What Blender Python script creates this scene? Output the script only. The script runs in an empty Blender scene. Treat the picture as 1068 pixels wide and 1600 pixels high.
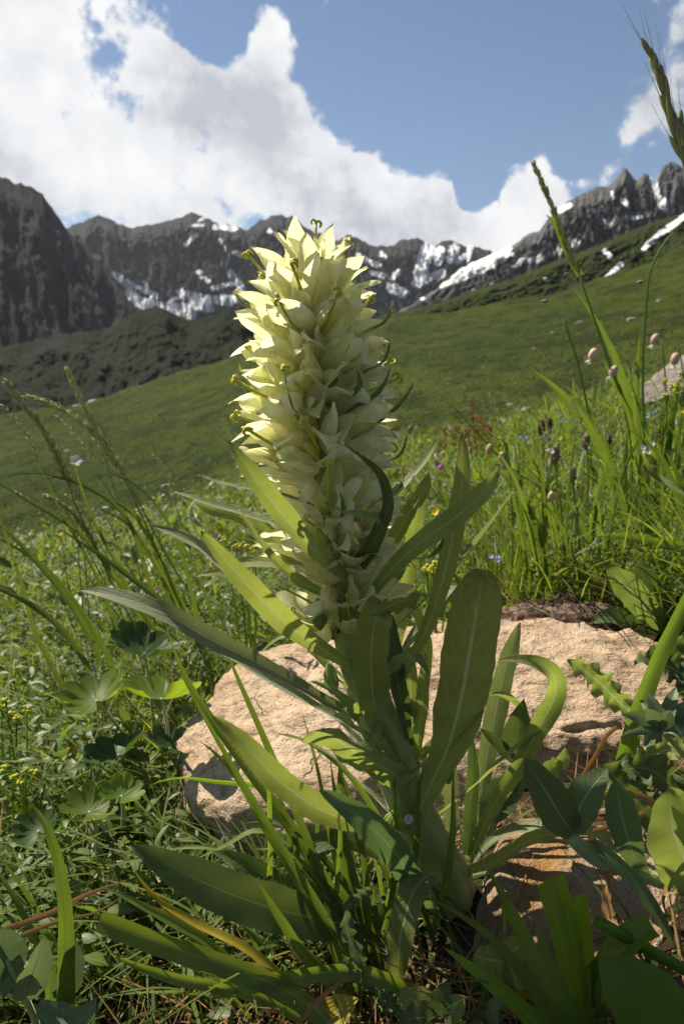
import bpy, bmesh, math, random
import numpy as np
from mathutils import Vector, Matrix, Euler

SEED = 7
rng = np.random.default_rng(SEED)
random.seed(SEED)
R = math.radians
sc = bpy.context.scene
C = sc.collection

# ------------------------------------------------------------------ camera
CAM = np.array([0.0, 0.0, 0.30])
PITCH = 12.2
FPX = 1067.0
cam_d = bpy.data.cameras.new('camera')
cam = bpy.data.objects.new('camera', cam_d)
C.objects.link(cam)
cam.location = CAM
cam.rotation_euler = (R(90 - PITCH), 0, 0)
cam_d.sensor_fit = 'VERTICAL'
cam_d.sensor_height = 36.0
cam_d.sensor_width = 24.0
cam_d.lens = 24.0
cam_d.clip_start = 0.01
cam_d.clip_end = 20000
cam_d.dof.use_dof = True
cam_d.dof.focus_distance = 0.335
cam_d.dof.aperture_fstop = 18.0
sc.camera = cam
CP, SP = math.cos(R(PITCH)), math.sin(R(PITCH))

# ------------------------------------------------------------------ light
SUN_AZ, SUN_EL = -48.0, 50.0           # degrees left of the view direction, above the horizon
sv = Vector((math.sin(R(SUN_AZ)) * math.cos(R(SUN_EL)), math.cos(R(SUN_AZ)) * math.cos(R(SUN_EL)), math.sin(R(SUN_EL))))
sun_d = bpy.data.lights.new('sun', 'SUN')
sun_d.energy = 4.4
sun_d.angle = R(0.6)
sun_d.color = (1.0, 0.91, 0.74)
sun = bpy.data.objects.new('sun', sun_d)
C.objects.link(sun)
sun.rotation_euler = sv.to_track_quat('Z', 'Y').to_euler()
sun.location = (-3, 3, 6)
sc.view_settings.view_transform = 'Standard'
sc.view_settings.look = 'None'
sc.view_settings.exposure = 0.95
sc.view_settings.gamma = 1.0
sc.view_settings.use_curve_mapping = False
sc.cycles.max_bounces = 12
sc.cycles.transparent_max_bounces = 8
sc.cycles.transmission_bounces = 12
sc.cycles.diffuse_bounces = 6
sc.cycles.caustics_reflective = False
sc.cycles.caustics_refractive = False
sc.cycles.use_denoising = True


def ray(px, py):
    cx = (px - 534.0) / FPX
    cy = (800.0 - py) / FPX
    return np.array([cx, CP + cy * SP, -SP + cy * CP])


def PY(px, py, Y):
    d = ray(px, py)
    return CAM + d * (Y / d[1])


def elev(px, py):
    d = ray(px, py)
    return d[0] / d[1], d[2] / d[1]


# ------------------------------------------------------------------ numpy noise
_perm = np.random.default_rng(11).permutation(256)
_perm = np.concatenate([_perm, _perm, _perm])
_grad = np.random.default_rng(12).normal(size=(256, 3))
_grad /= np.linalg.norm(_grad, axis=1)[:, None]


def pnoise(p):
    p = np.asarray(p, float)
    i = np.floor(p).astype(int)
    f = p - i
    u = f * f * f * (f * (f * 6 - 15) + 10)
    i &= 255
    out = 0
    for dx in (0, 1):
        wx = u[..., 0] if dx else 1 - u[..., 0]
        for dy in (0, 1):
            wy = u[..., 1] if dy else 1 - u[..., 1]
            for dz in (0, 1):
                wz = u[..., 2] if dz else 1 - u[..., 2]
                h = _perm[_perm[_perm[i[..., 0] + dx] + i[..., 1] + dy] + i[..., 2] + dz]
                g = _grad[h]
                out = out + wx * wy * wz * (g[..., 0] * (f[..., 0] - dx) + g[..., 1] * (f[..., 1] - dy) + g[..., 2] * (f[..., 2] - dz))
    return out * 1.6


def fbm(p, octv=4, lac=2.03, gain=0.5):
    p = np.asarray(p, float)
    a, s, t = 1.0, 0.0, 0.0
    for k in range(octv):
        s = s + a * pnoise(p + k * 17.3)
        t += a
        a *= gain
        p = p * lac
    return s / t


def ridged(p, octv=4, lac=2.1, gain=0.5):
    p = np.asarray(p, float)
    a, s, t = 1.0, 0.0, 0.0
    for k in range(octv):
        s = s + a * (1 - np.abs(pnoise(p + k * 9.1)) * 2)
        t += a
        a *= gain
        p = p * lac
    return s / t


def st3(x, y, z=0.0):
    x, y = np.broadcast_arrays(np.asarray(x, float), np.asarray(y, float))
    return np.stack([x, y, np.broadcast_to(np.asarray(z, float), x.shape)], -1)


def sstep(a, b, x):
    t = np.clip((x - a) / (b - a), 0, 1)
    return t * t * (3 - 2 * t)


# ------------------------------------------------------------------ world: sky with cumulus
def build_world():
    w = bpy.data.worlds.new('World')
    sc.world = w
    w.use_nodes = True
    nt = w.node_tree
    N, L = nt.nodes, nt.links
    N.clear()
    out = N.new('ShaderNodeOutputWorld')
    sky = N.new('ShaderNodeTexSky')
    sky.sky_type = 'NISHITA'
    sky.sun_disc = False
    sky.sun_elevation = R(SUN_EL)
    sky.sun_rotation = R(SUN_AZ)
    sky.altitude = 2200
    sky.air_density = 1.15
    sky.dust_density = 0.3
    sky.ozone_density = 2.0
    bg = N.new('ShaderNodeBackground')
    bg.inputs['Strength'].default_value = 0.0505
    L.new(sky.outputs[0], bg.inputs['Color'])
    tc = N.new('ShaderNodeTexCoord')
    D = tc.outputs['Generated']

    def noise(vec, scale, detail, rough=0.55, off=0.0):
        n = N.new('ShaderNodeTexNoise')
        n.inputs['Scale'].default_value = scale
        n.inputs['Detail'].default_value = detail
        n.inputs['Roughness'].default_value = rough
        if off:
            m = N.new('ShaderNodeVectorMath'); m.operation = 'ADD'
            m.inputs[1].default_value = (off, off * 1.7, off * 0.6)
            L.new(vec, m.inputs[0]); vec = m.outputs[0]
        L.new(vec, n.inputs['Vector'])
        return n

    def math_(op, a, b=None, clamp=False):
        m = N.new('ShaderNodeMath'); m.operation = op; m.use_clamp = clamp
        for k, v in enumerate((a, b)):
            if v is None: continue
            if isinstance(v, (int, float)): m.inputs[k].default_value = v
            else: L.new(v, m.inputs[k])
        return m.outputs[0]

    # warp the direction so that cloud borders billow
    nw = noise(D, 7.0, 4, 0.6)
    sub = N.new('ShaderNodeVectorMath'); sub.operation = 'SUBTRACT'; sub.inputs[1].default_value = (0.5, 0.5, 0.5)
    L.new(nw.outputs['Color'], sub.inputs[0])
    scl = N.new('ShaderNodeVectorMath'); scl.operation = 'SCALE'; scl.inputs['Scale'].default_value = 0.10
    L.new(sub.outputs[0], scl.inputs[0])
    add = N.new('ShaderNodeVectorMath'); add.operation = 'ADD'
    L.new(D, add.inputs[0]); L.new(scl.outputs[0], add.inputs[1])
    nrm = N.new('ShaderNodeVectorMath'); nrm.operation = 'NORMALIZE'
    L.new(add.outputs[0], nrm.inputs[0])
    WD = nrm.outputs[0]

    def blob(px, py, rpx, soft=0.55):
        d = ray(px, py); d = d / np.linalg.norm(d)
        v = N.new('ShaderNodeVectorMath'); v.operation = 'DOT_PRODUCT'
        v.inputs[1].default_value = d
        L.new(WD, v.inputs[0])
        r = rpx / FPX * (CP + 0.35 * SP) ** 0.5
        mr = N.new('ShaderNodeMapRange'); mr.interpolation_type = 'SMOOTHSTEP'
        mr.inputs['From Min'].default_value = math.cos(r * 1.25)
        mr.inputs['From Max'].default_value = math.cos(r * soft)
        L.new(v.outputs['Value'], mr.inputs['Value'])
        return mr.outputs[0]

    pos = [(-120, 120, 230), (60, 60, 150), (150, 140, 170), (270, 130, 150), (380, 150, 100), (380, 260, 140), (300, 300, 130),
           (160, 270, 120), (480, 275, 90), (575, 220, 34), (570, 320, 105), (650, 285, 50), (698, 246, 30), (660, 370, 85), (826, 290, 42),
           (800, 365, 62), (880, 290, 64), (950, 285, 64), (1030, 290, 80), (40, 250, 90), (1060, 40, 130), (1015, 110, 90), (1020, 165, 70), (1070, 130, 100), (1150, 90, 120),
           (60, 330, 80), (520, 25, 14), (-300, 250, 260), (740, 390, 60)]
    neg = [(315, -5, 62, .0), (560, 110, 95), (700, 110, 140), (850, 110, 120), (765, 235, 60), (752, 290, 34), (850, 10, 110), (680, 10, 110), (640, 190, 60), (900, 190, 60)]
    acc = None
    for p in pos:
        b = blob(*p)
        acc = b if acc is None else math_('MAXIMUM', acc, b)
    nac = None
    for p in neg:
        b = blob(*p)
        nac = b if nac is None else math_('MAXIMUM', nac, b)
    n0 = noise(WD, 1.7, 3, 0.5, 3.1)            # general cover, goes on all round the sky
    n1 = noise(D, 9.0, 9, 0.62, 5.0)            # billows
    dens = math_('MULTIPLY', math_('SUBTRACT', n0.outputs['Fac'], 0.52), 2.4)
    dens = math_('ADD', dens, math_('MULTIPLY', acc, 0.88))
    dens = math_('SUBTRACT', dens, math_('MULTIPLY', nac, 1.0))
    dens = math_('ADD', dens, math_('MULTIPLY', math_('SUBTRACT', n1.outputs['Fac'], 0.5), 2.9))
    n3 = noise(D, 26.0, 8, 0.65, 2.0)
    dens = math_('ADD', dens, math_('MULTIPLY', math_('SUBTRACT', n3.outputs['Fac'], 0.5), 0.9))
    vo = N.new('ShaderNodeTexVoronoi'); vo.feature = 'F1'
    vo.inputs['Scale'].default_value = 10.0; vo.inputs['Detail'].default_value = 3.0; vo.inputs['Roughness'].default_value = 0.55
    vo.inputs['Lacunarity'].default_value = 2.3
    vw = N.new('ShaderNodeVectorMath'); vw.operation = 'SCALE'; vw.inputs['Scale'].default_value = 1.0
    L.new(WD, vw.inputs[0]); L.new(vw.outputs[0], vo.inputs['Vector'])
    puff = math_('SUBTRACT', 0.80, vo.outputs['Distance'])
    dens = math_('ADD', dens, math_('MULTIPLY', puff, 0.6))
    cov = N.new('ShaderNodeMapRange'); cov.interpolation_type = 'SMOOTHSTEP'
    cov.inputs['From Min'].default_value = 0.26; cov.inputs['From Max'].default_value = 0.66
    L.new(dens, cov.inputs['Value'])
    # brightness inside the cloud: bright billows and greyer bellies
    n2 = noise(D, 6.5, 9, 0.60, 8.0)
    shade = N.new('ShaderNodeValToRGB')
    e = shade.color_ramp.elements
    e[0].position = 0.38; e[0].color = (0.54, 0.57, 0.63, 1)
    e[1].position = 0.62; e[1].color = (1.0, 1.0, 1.0, 1)
    m = e.new(0.50); m.color = (0.84, 0.86, 0.89, 1)
    L.new(n2.outputs['Fac'], shade.inputs['Fac'])
    cb = N.new('ShaderNodeBackground'); cb.inputs['Strength'].default_value = 0.50
    L.new(shade.outputs['Color'], cb.inputs['Color'])
    mix = N.new('ShaderNodeMixShader')
    L.new(cov.outputs[0], mix.inputs['Fac'])
    L.new(bg.outputs[0], mix.inputs[1]); L.new(cb.outputs[0], mix.inputs[2])
    L.new(mix.outputs[0], out.inputs['Surface'])


build_world()


# ------------------------------------------------------------------ materials
def new_mat(name):
    m = bpy.data.materials.new(name)
    m.use_nodes = True
    nt = m.node_tree
    nt.nodes.clear()
    out = nt.nodes.new('ShaderNodeOutputMaterial')
    return m, nt, nt.nodes, nt.links, out


def c4(c):
    return (c[0], c[1], c[2], 1.0)


class G:
    """small helper for node graphs"""
    def __init__(s, nt): s.N, s.L = nt.nodes, nt.links

    def set(s, sock, v):
        if isinstance(v, bpy.types.NodeSocket): s.L.new(v, sock)
        elif isinstance(v, (tuple, list)) and len(v) == 3 and sock.type == 'RGBA': sock.default_value = c4(v)
        else: sock.default_value = v

    def math(s, op, a, b=None, c=None, clamp=False):
        m = s.N.new('ShaderNodeMath'); m.operation = op; m.use_clamp = clamp
        for k, v in enumerate((a, b, c)):
            if v is not None: s.set(m.inputs[k], v)
        return m.outputs[0]

    def noise(s, scale, detail=3, rough=0.5, vec=None, dist=0.0):
        n = s.N.new('ShaderNodeTexNoise')
        n.inputs['Scale'].default_value = scale; n.inputs['Detail'].default_value = detail
        n.inputs['Roughness'].default_value = rough; n.inputs['Distortion'].default_value = dist
        if vec is not None: s.L.new(vec, n.inputs['Vector'])
        return n.outputs['Fac']

    def vor(s, scale, feat='F1', vec=None, out='Distance'):
        n = s.N.new('ShaderNodeTexVoronoi'); n.feature = feat
        n.inputs['Scale'].default_value = scale
        if vec is not None: s.L.new(vec, n.inputs['Vector'])
        return n.outputs[out]

    def mix(s, fac, a, b, mode='MIX'):
        m = s.N.new('ShaderNodeMix'); m.data_type = 'RGBA'; m.blend_type = mode
        s.set(m.inputs[0], fac); s.set(m.inputs[6], a); s.set(m.inputs[7], b)
        return m.outputs[2]

    def mr(s, v, a, b, c=0.0, d=1.0, smooth=True):
        m = s.N.new('ShaderNodeMapRange')
        if smooth: m.interpolation_type = 'SMOOTHSTEP'
        for k, x in enumerate((v, a, b, c, d)): s.set(m.inputs[k], x)
        return m.outputs[0]

    def coord(s, which='Object'):
        return s.N.new('ShaderNodeTexCoord').outputs[which]

    def attr(s, name, out='Fac'):
        a = s.N.new('ShaderNodeAttribute'); a.attribute_name = name
        return a.outputs[out]

    def bump(s, h, strength=0.3, dist=0.01, normal=None):
        b = s.N.new('ShaderNodeBump'); b.inputs['Strength'].default_value = strength
        b.inputs['Distance'].default_value = dist
        s.L.new(h, b.inputs['Height'])
        if normal is not None: s.L.new(normal, b.inputs['Normal'])
        return b.outputs[0]

    def sep(s, v):
        n = s.N.new('ShaderNodeSeparateXYZ'); s.L.new(v, n.inputs[0]); return n.outputs

    def mapping(s, v, scale):
        n = s.N.new('ShaderNodeMapping'); n.inputs['Scale'].default_value = scale; s.L.new(v, n.inputs['Vector']); return n.outputs[0]

    def hsv(s, col, h=0.5, sat=1.0, v=1.0):
        n = s.N.new('ShaderNodeHueSaturation')
        s.set(n.inputs['Hue'], h); s.set(n.inputs['Saturation'], sat); s.set(n.inputs['Value'], v); s.set(n.inputs['Color'], col)
        return n.outputs[0]


def foliage(name, base, trans, tw=0.4, rough=0.5, rib=None, ribw=0.07, veins=0.0, spec=0.35, nscale=60.0, sheen=0.0, dry=None, retic=0.0, lines=0.0, spots=0.0):
    """leaf or petal: diffuse/gloss mixed with light passing through; UV u across, v along"""
    m, nt, N, L, out = new_mat(name)
    g = G(nt)
    obj = g.coord('Object')
    info = N.new('ShaderNodeObjectInfo')
    tint = g.attr('tint')
    rnd = g.math('ADD', g.math('MULTIPLY', info.outputs['Random'], 0.5), tint)
    n = g.noise(nscale, 4, 0.6, obj)
    val = g.math('ADD', g.math('MULTIPLY', n, 0.7), 0.62)
    val = g.math('MULTIPLY', val, g.math('ADD', 0.78, g.math('MULTIPLY', rnd, 0.5)))
    hue = g.math('ADD', 0.487, g.math('MULTIPLY', g.math('FRACT', g.math('MULTIPLY', rnd, 7.13)), 0.026))
    col = g.hsv(base, hue, 1.0, val)
    tcol = g.hsv(trans, hue, 1.0, val)
    uv = g.N.new('ShaderNodeUVMap')
    u, v, _ = g.sep(uv.outputs[0])
    au = g.math('ABSOLUTE', g.math('SUBTRACT', u, 0.5))
    h = n
    if dry is not None:
        dm = g.mr(g.math('ADD', v, g.math('MULTIPLY', g.noise(220, 3, 0.6, obj), 0.25)), 1.06, 1.16)
        col = g.mix(dm, col, dry); tcol = g.mix(dm, tcol, dry)
    if spots:
        sp = g.mr(g.noise(95, 5, 0.7, obj), 0.66, 0.72)
        col = g.mix(g.math('MULTIPLY', sp, spots), col, (0.20, 0.16, 0.05)); tcol = g.mix(g.math('MULTIPLY', sp, spots), tcol, (0.26, 0.20, 0.05))
        ye = g.math('MULTIPLY', g.mr(g.noise(22, 3, 0.5, obj), 0.5, 0.72), spots * 0.6)
        col = g.mix(ye, col, (0.24, 0.25, 0.06)); tcol = g.mix(ye, tcol, (0.40, 0.42, 0.07))
    if rib is not None:
        rm = g.mr(au, ribw * 0.5, ribw * 0.18)
        rm = g.math('MULTIPLY', rm, g.mr(v, 1.0, 0.7, 0.15, 1.0))
        col = g.mix(rm, col, rib); tcol = g.mix(g.math('MULTIPLY', rm, 0.8), tcol, rib)
        h = g.math('SUBTRACT', h, g.math('MULTIPLY', rm, 0.8))
    if veins:
        ph = g.math('MULTIPLY', g.math('SUBTRACT', v, g.math('MULTIPLY', au, 0.32)), 2 * math.pi * 13)
        wv = g.math('POWER', g.math('ADD', g.math('MULTIPLY', g.math('SINE', ph), 0.5), 0.5), 7)
        wv = g.math('MULTIPLY', wv, veins)
        col = g.mix(g.math('MULTIPLY', wv, 0.35), col, trans)
        h = g.math('SUBTRACT', h, g.math('MULTIPLY', wv, 0.5))
    if lines:
        ph = g.math('MULTIPLY', u, 2 * math.pi * 9)
        wv = g.math('POWER', g.math('ADD', g.math('MULTIPLY', g.math('SINE', ph), 0.5), 0.5), 3)
        col = g.mix(g.math('MULTIPLY', wv, lines * 0.4), col, trans)
        h = g.math('ADD', h, g.math('MULTIPLY', wv, lines))
    if retic:
        vo = g.vor(620, 'DISTANCE_TO_EDGE', obj)
        rv = g.mr(vo, 0.0, 0.14, 1.0, 0.0)
        col = g.mix(g.math('MULTIPLY', rv, retic * 0.5), col, g.hsv(trans, 0.5, 0.9, 0.8))
        h = g.math('SUBTRACT', h, g.math('MULTIPLY', rv, retic * 0.5))
    p = N.new('ShaderNodeBsdfPrincipled')
    L.new(col, p.inputs['Base Color'])
    p.inputs['Roughness'].default_value = rough
    p.inputs['Specular IOR Level'].default_value = spec
    if sheen:
        p.inputs['Sheen Weight'].default_value = sheen
        p.inputs['Sheen Roughness'].default_value = 0.45
    L.new(g.bump(h, 0.35, 0.0012), p.inputs['Normal'])
    t = N.new('ShaderNodeBsdfTranslucent')
    L.new(tcol, t.inputs['Color'])
    mx = N.new('ShaderNodeMixShader'); mx.inputs['Fac'].default_value = tw
    L.new(p.outputs[0], mx.inputs[1]); L.new(t.outputs[0], mx.inputs[2])
    L.new(mx.outputs[0], out.inputs['Surface'])
    return m


def simple(name, col, rough=0.7, nscale=80.0, var=0.5, bumpd=0.001, spec=0.3, col2=None):
    m, nt, N, L, out = new_mat(name)
    g = G(nt)
    n = g.noise(nscale, 5, 0.6, g.coord('Object'))
    info = N.new('ShaderNodeObjectInfo')
    val = g.math('ADD', g.math('MULTIPLY', n, var * 2), 1 - var)
    val = g.math('MULTIPLY', val, g.math('ADD', 0.85, g.math('MULTIPLY', info.outputs['Random'], 0.3)))
    c = col if col2 is None else g.mix(g.mr(n, 0.42, 0.6), col, col2)
    p = N.new('ShaderNodeBsdfPrincipled')
    L.new(g.hsv(c, 0.5, 1.0, val), p.inputs['Base Color'])
    p.inputs['Roughness'].default_value = rough
    p.inputs['Specular IOR Level'].default_value = spec
    L.new(g.bump(n, 0.5, bumpd), p.inputs['Normal'])
    L.new(p.outputs[0], out.inputs['Surface'])
    return m


M = {}
M['petal'] = foliage('petal', (0.84, 0.82, 0.48), (0.96, 0.95, 0.60), 0.62, 0.55, rib=(0.74, 0.75, 0.38), ribw=0.05, nscale=160, spec=0.25, sheen=0.15, dry=(0.60, 0.46, 0.22), veins=0.15)
M['style'] = simple('style', (0.56, 0.55, 0.06), 0.5, 300, 0.3)
M['leaf'] = foliage('leaf', (0.205, 0.250, 0.070), (0.40, 0.50, 0.075), 0.46, 0.58, rib=(0.45, 0.48, 0.22), ribw=0.09, veins=0.7, sheen=0.3, dry=(0.16, 0.09, 0.04), retic=0.4, spots=0.5)
M['leaf_grey'] = foliage('leaf_grey', (0.22, 0.26, 0.13), (0.32, 0.40, 0.09), 0.32, 0.58, rib=(0.42, 0.45, 0.25), ribw=0.09, veins=0.5, sheen=0.4, dry=(0.22, 0.14, 0.08), retic=0.3, spots=0.4)
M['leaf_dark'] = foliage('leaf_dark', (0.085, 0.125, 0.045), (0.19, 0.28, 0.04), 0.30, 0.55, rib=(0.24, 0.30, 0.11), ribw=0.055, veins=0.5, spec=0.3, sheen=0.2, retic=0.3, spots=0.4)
M['leaf_blue'] = foliage('leaf_blue', (0.115, 0.165, 0.068), (0.21, 0.31, 0.065), 0.32, 0.5, rib=(0.26, 0.34, 0.16), ribw=0.07, veins=0.4, spec=0.35, sheen=0.1, spots=0.3)
M['bract'] = foliage('bract', (0.13, 0.19, 0.060), (0.26, 0.37, 0.06), 0.38, 0.55, rib=(0.22, 0.30, 0.11), ribw=0.16, sheen=0.2)
M['stem'] = foliage('stem', (0.38, 0.44, 0.13), (0.42, 0.50, 0.11), 0.10, 0.55, lines=0.35, nscale=90, sheen=0.5)
M['blade'] = foliage('blade', (0.135, 0.195, 0.030), (0.31, 0.43, 0.03), 0.42, 0.45, rib=(0.21, 0.28, 0.06), ribw=0.14, lines=0.25, spec=0.4, sheen=0.1)
M['blade_bright'] = foliage('blade_bright', (0.15, 0.26, 0.022), (0.36, 0.54, 0.02), 0.45, 0.4, rib=(0.24, 0.38, 0.05), ribw=0.1, lines=0.3, spec=0.45)
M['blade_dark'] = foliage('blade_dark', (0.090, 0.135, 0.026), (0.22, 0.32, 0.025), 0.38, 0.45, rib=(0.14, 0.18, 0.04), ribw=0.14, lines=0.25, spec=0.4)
M['meadow'] = foliage('meadow', (0.135, 0.180, 0.028), (0.31, 0.40, 0.03), 0.42, 0.5, nscale=25)
M['tussock'] = foliage('tussock', (0.085, 0.112, 0.013), (0.11, 0.15, 0.013), 0.25, 0.7, nscale=2)
M['herb'] = foliage('herb', (0.105, 0.155, 0.034), (0.25, 0.36, 0.035), 0.38, 0.45, nscale=40, rib=(0.17, 0.23, 0.07), ribw=0.1)
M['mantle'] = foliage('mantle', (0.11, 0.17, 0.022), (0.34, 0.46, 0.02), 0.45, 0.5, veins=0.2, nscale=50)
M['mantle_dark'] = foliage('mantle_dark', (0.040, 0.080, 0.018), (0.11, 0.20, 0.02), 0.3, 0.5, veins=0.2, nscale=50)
M['broad'] = foliage('broad', (0.115, 0.20, 0.025), (0.26, 0.42, 0.02), 0.4, 0.45, nscale=40, veins=0.1)
M['blade_dry'] = foliage('blade_dry', (0.12, 0.16, 0.024), (0.28, 0.36, 0.02), 0.4, 0.45, lines=0.2, dry=(0.40, 0.25, 0.10))
M['silver'] = foliage('silver', (0.15, 0.20, 0.095), (0.20, 0.29, 0.08), 0.28, 0.5, rib=(0.12, 0.18, 0.07), ribw=0.1, sheen=0.3)
M['yellow_leaf'] = foliage('yellow_leaf', (0.46, 0.36, 0.04), (0.60, 0.45, 0.04), 0.35, 0.5, nscale=90, lines=0.3)
M['straw'] = foliage('straw', (0.42, 0.24, 0.095), (0.42, 0.24, 0.08), 0.25, 0.55, nscale=120, lines=0.5)
M['seed'] = foliage('seed', (0.46, 0.44, 0.15), (0.5, 0.48, 0.12), 0.12, 0.5, nscale=200)
M['seed_dark'] = foliage('seed_dark', (0.30, 0.29, 0.12), (0.34, 0.34, 0.10), 0.12, 0.5, nscale=200)
M['sorrel'] = foliage('sorrel', (0.30, 0.095, 0.035), (0.36, 0.12, 0.03), 0.15, 0.6, nscale=200)
M['spurge'] = foliage('spurge', (0.50, 0.52, 0.03), (0.60, 0.62, 0.03), 0.2, 0.5, nscale=200)
M['blue'] = foliage('blue', (0.46, 0.54, 0.80), (0.46, 0.54, 0.80), 0.3, 0.5, nscale=200)
M['yellow'] = foliage('yellow', (0.80, 0.60, 0.02), (0.85, 0.65, 0.02), 0.35, 0.4, nscale=200)
M['white'] = foliage('white', (0.78, 0.77, 0.68), (0.78, 0.77, 0.68), 0.3, 0.5, nscale=200)
M['pink'] = simple('pink', (0.62, 0.41, 0.34), 0.6, 250, 0.25, col2=(0.52, 0.30, 0.24))
M['mauve'] = foliage('mauve', (0.40, 0.10, 0.26), (0.5, 0.14, 0.34), 0.35, 0.5, nscale=200)
M['olive_bud'] = simple('olive_bud', (0.42, 0.32, 0.16), 0.6, 250, 0.25, col2=(0.34, 0.24, 0.12))
M['plantain'] = simple('plantain', (0.30, 0.24, 0.15), 0.8, 900, 0.5, col2=(0.16, 0.11, 0.06))
M['brown_head'] = simple('brown_head', (0.13, 0.065, 0.035), 0.8, 900, 0.5, col2=(0.08, 0.03, 0.02))
M['shell'] = simple('shell', (0.80, 0.80, 0.77), 0.35, 900, 0.1, col2=(0.74, 0.75, 0.72))
M['ant'] = simple('ant', (0.02, 0.012, 0.008), 0.3, 200, 0.2)
M['twig'] = simple('twig', (0.12, 0.075, 0.05), 0.8, 300, 0.5)
M['hair'] = foliage('hair', (0.55, 0.60, 0.45), (0.70, 0.75, 0.5), 0.5, 0.4, nscale=10)
M['petal_hair'] = foliage('petal_hair', (0.80, 0.78, 0.55), (0.9, 0.88, 0.6), 0.5, 0.4, nscale=10)


def rock_mat(name, c1, c2, c3, lichen=None, scale=1.0):
    m, nt, N, L, out = new_mat(name)
    g = G(nt)
    o = g.coord('Object')
    big = g.noise(9 * scale, 5, 0.6, o, 0.4)
    mid = g.noise(45 * scale, 6, 0.65, o)
    strat = g.noise(30 * scale, 6, 0.65, g.mapping(o, (0.6, 0.8, 4.0)), 0.6)
    pit = g.vor(150 * scale, 'F1', o)
    fine = g.noise(420 * scale, 4, 0.7, o)
    col = g.mix(g.mr(big, 0.36, 0.66), c1, c2)
    col = g.mix(g.math('MULTIPLY', g.mr(mid, 0.50, 0.68), 0.6), col, c3)
    col = g.mix(g.math('MULTIPLY', g.mr(strat, 0.56, 0.66), 0.45), col, g.hsv(c3, 0.5, 0.9, 0.6))
    crack = g.mr(g.vor(13 * scale, 'DISTANCE_TO_EDGE', g.mapping(o, (1, 1.2, 2.6))), 0.0, 0.012, 1.0, 0.0)
    crack = g.math('MULTIPLY', crack, g.mr(g.noise(14 * scale, 3, 0.5, o), 0.52, 0.62))
    col = g.mix(g.math('MULTIPLY', crack, 0.35), col, g.hsv(c3, 0.5, 0.8, 0.35))
    grain = g.math('MULTIPLY', g.math('ADD', 0.55, g.math('MULTIPLY', fine, 0.9)), g.mr(g.noise(170 * scale, 4, 0.7, o), 0.30, 0.44, 0.5, 1.0))
    col = g.hsv(col, 0.5, 1.0, grain)
    if lichen is not None:
        lm = g.mr(g.noise(16 * scale, 6, 0.7, o), 0.58, 0.66)
        col = g.mix(lm, col, lichen)
    h = g.math('ADD', g.math('MULTIPLY', mid, 0.7), g.math('MULTIPLY', strat, 0.9))
    h = g.math('ADD', h, g.math('MULTIPLY', fine, 0.22))
    h = g.math('ADD', h, g.math('MULTIPLY', g.mr(pit, 0.0, 0.3), 0.12))
    h = g.math('SUBTRACT', h, g.math('MULTIPLY', crack, 0.3))
    p = N.new('ShaderNodeBsdfPrincipled')
    L.new(col, p.inputs['Base Color'])
    p.inputs['Roughness'].default_value = 0.9
    p.inputs['Specular IOR Level'].default_value = 0.2
    L.new(g.bump(h, 1.0, 0.012 / scale), p.inputs['Normal'])
    L.new(p.outputs[0], out.inputs['Surface'])
    return m


M['rock'] = rock_mat('rock', (0.60, 0.45, 0.315), (0.50, 0.35, 0.225), (0.29, 0.19, 0.12), lichen=(0.40, 0.345, 0.27))
M['rock2'] = rock_mat('rock2', (0.34, 0.19, 0.075), (0.46, 0.37, 0.29), (0.20, 0.11, 0.05), lichen=(0.52, 0.47, 0.41))
M['far_rock'] = rock_mat('far_rock', (0.36, 0.31, 0.27), (0.28, 0.24, 0.21), (0.17, 0.14, 0.12), scale=0.3)
M['peat'] = simple('peat', (0.075, 0.045, 0.032), 0.95, 160, 0.6, 0.006, col2=(0.16, 0.11, 0.085))


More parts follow.
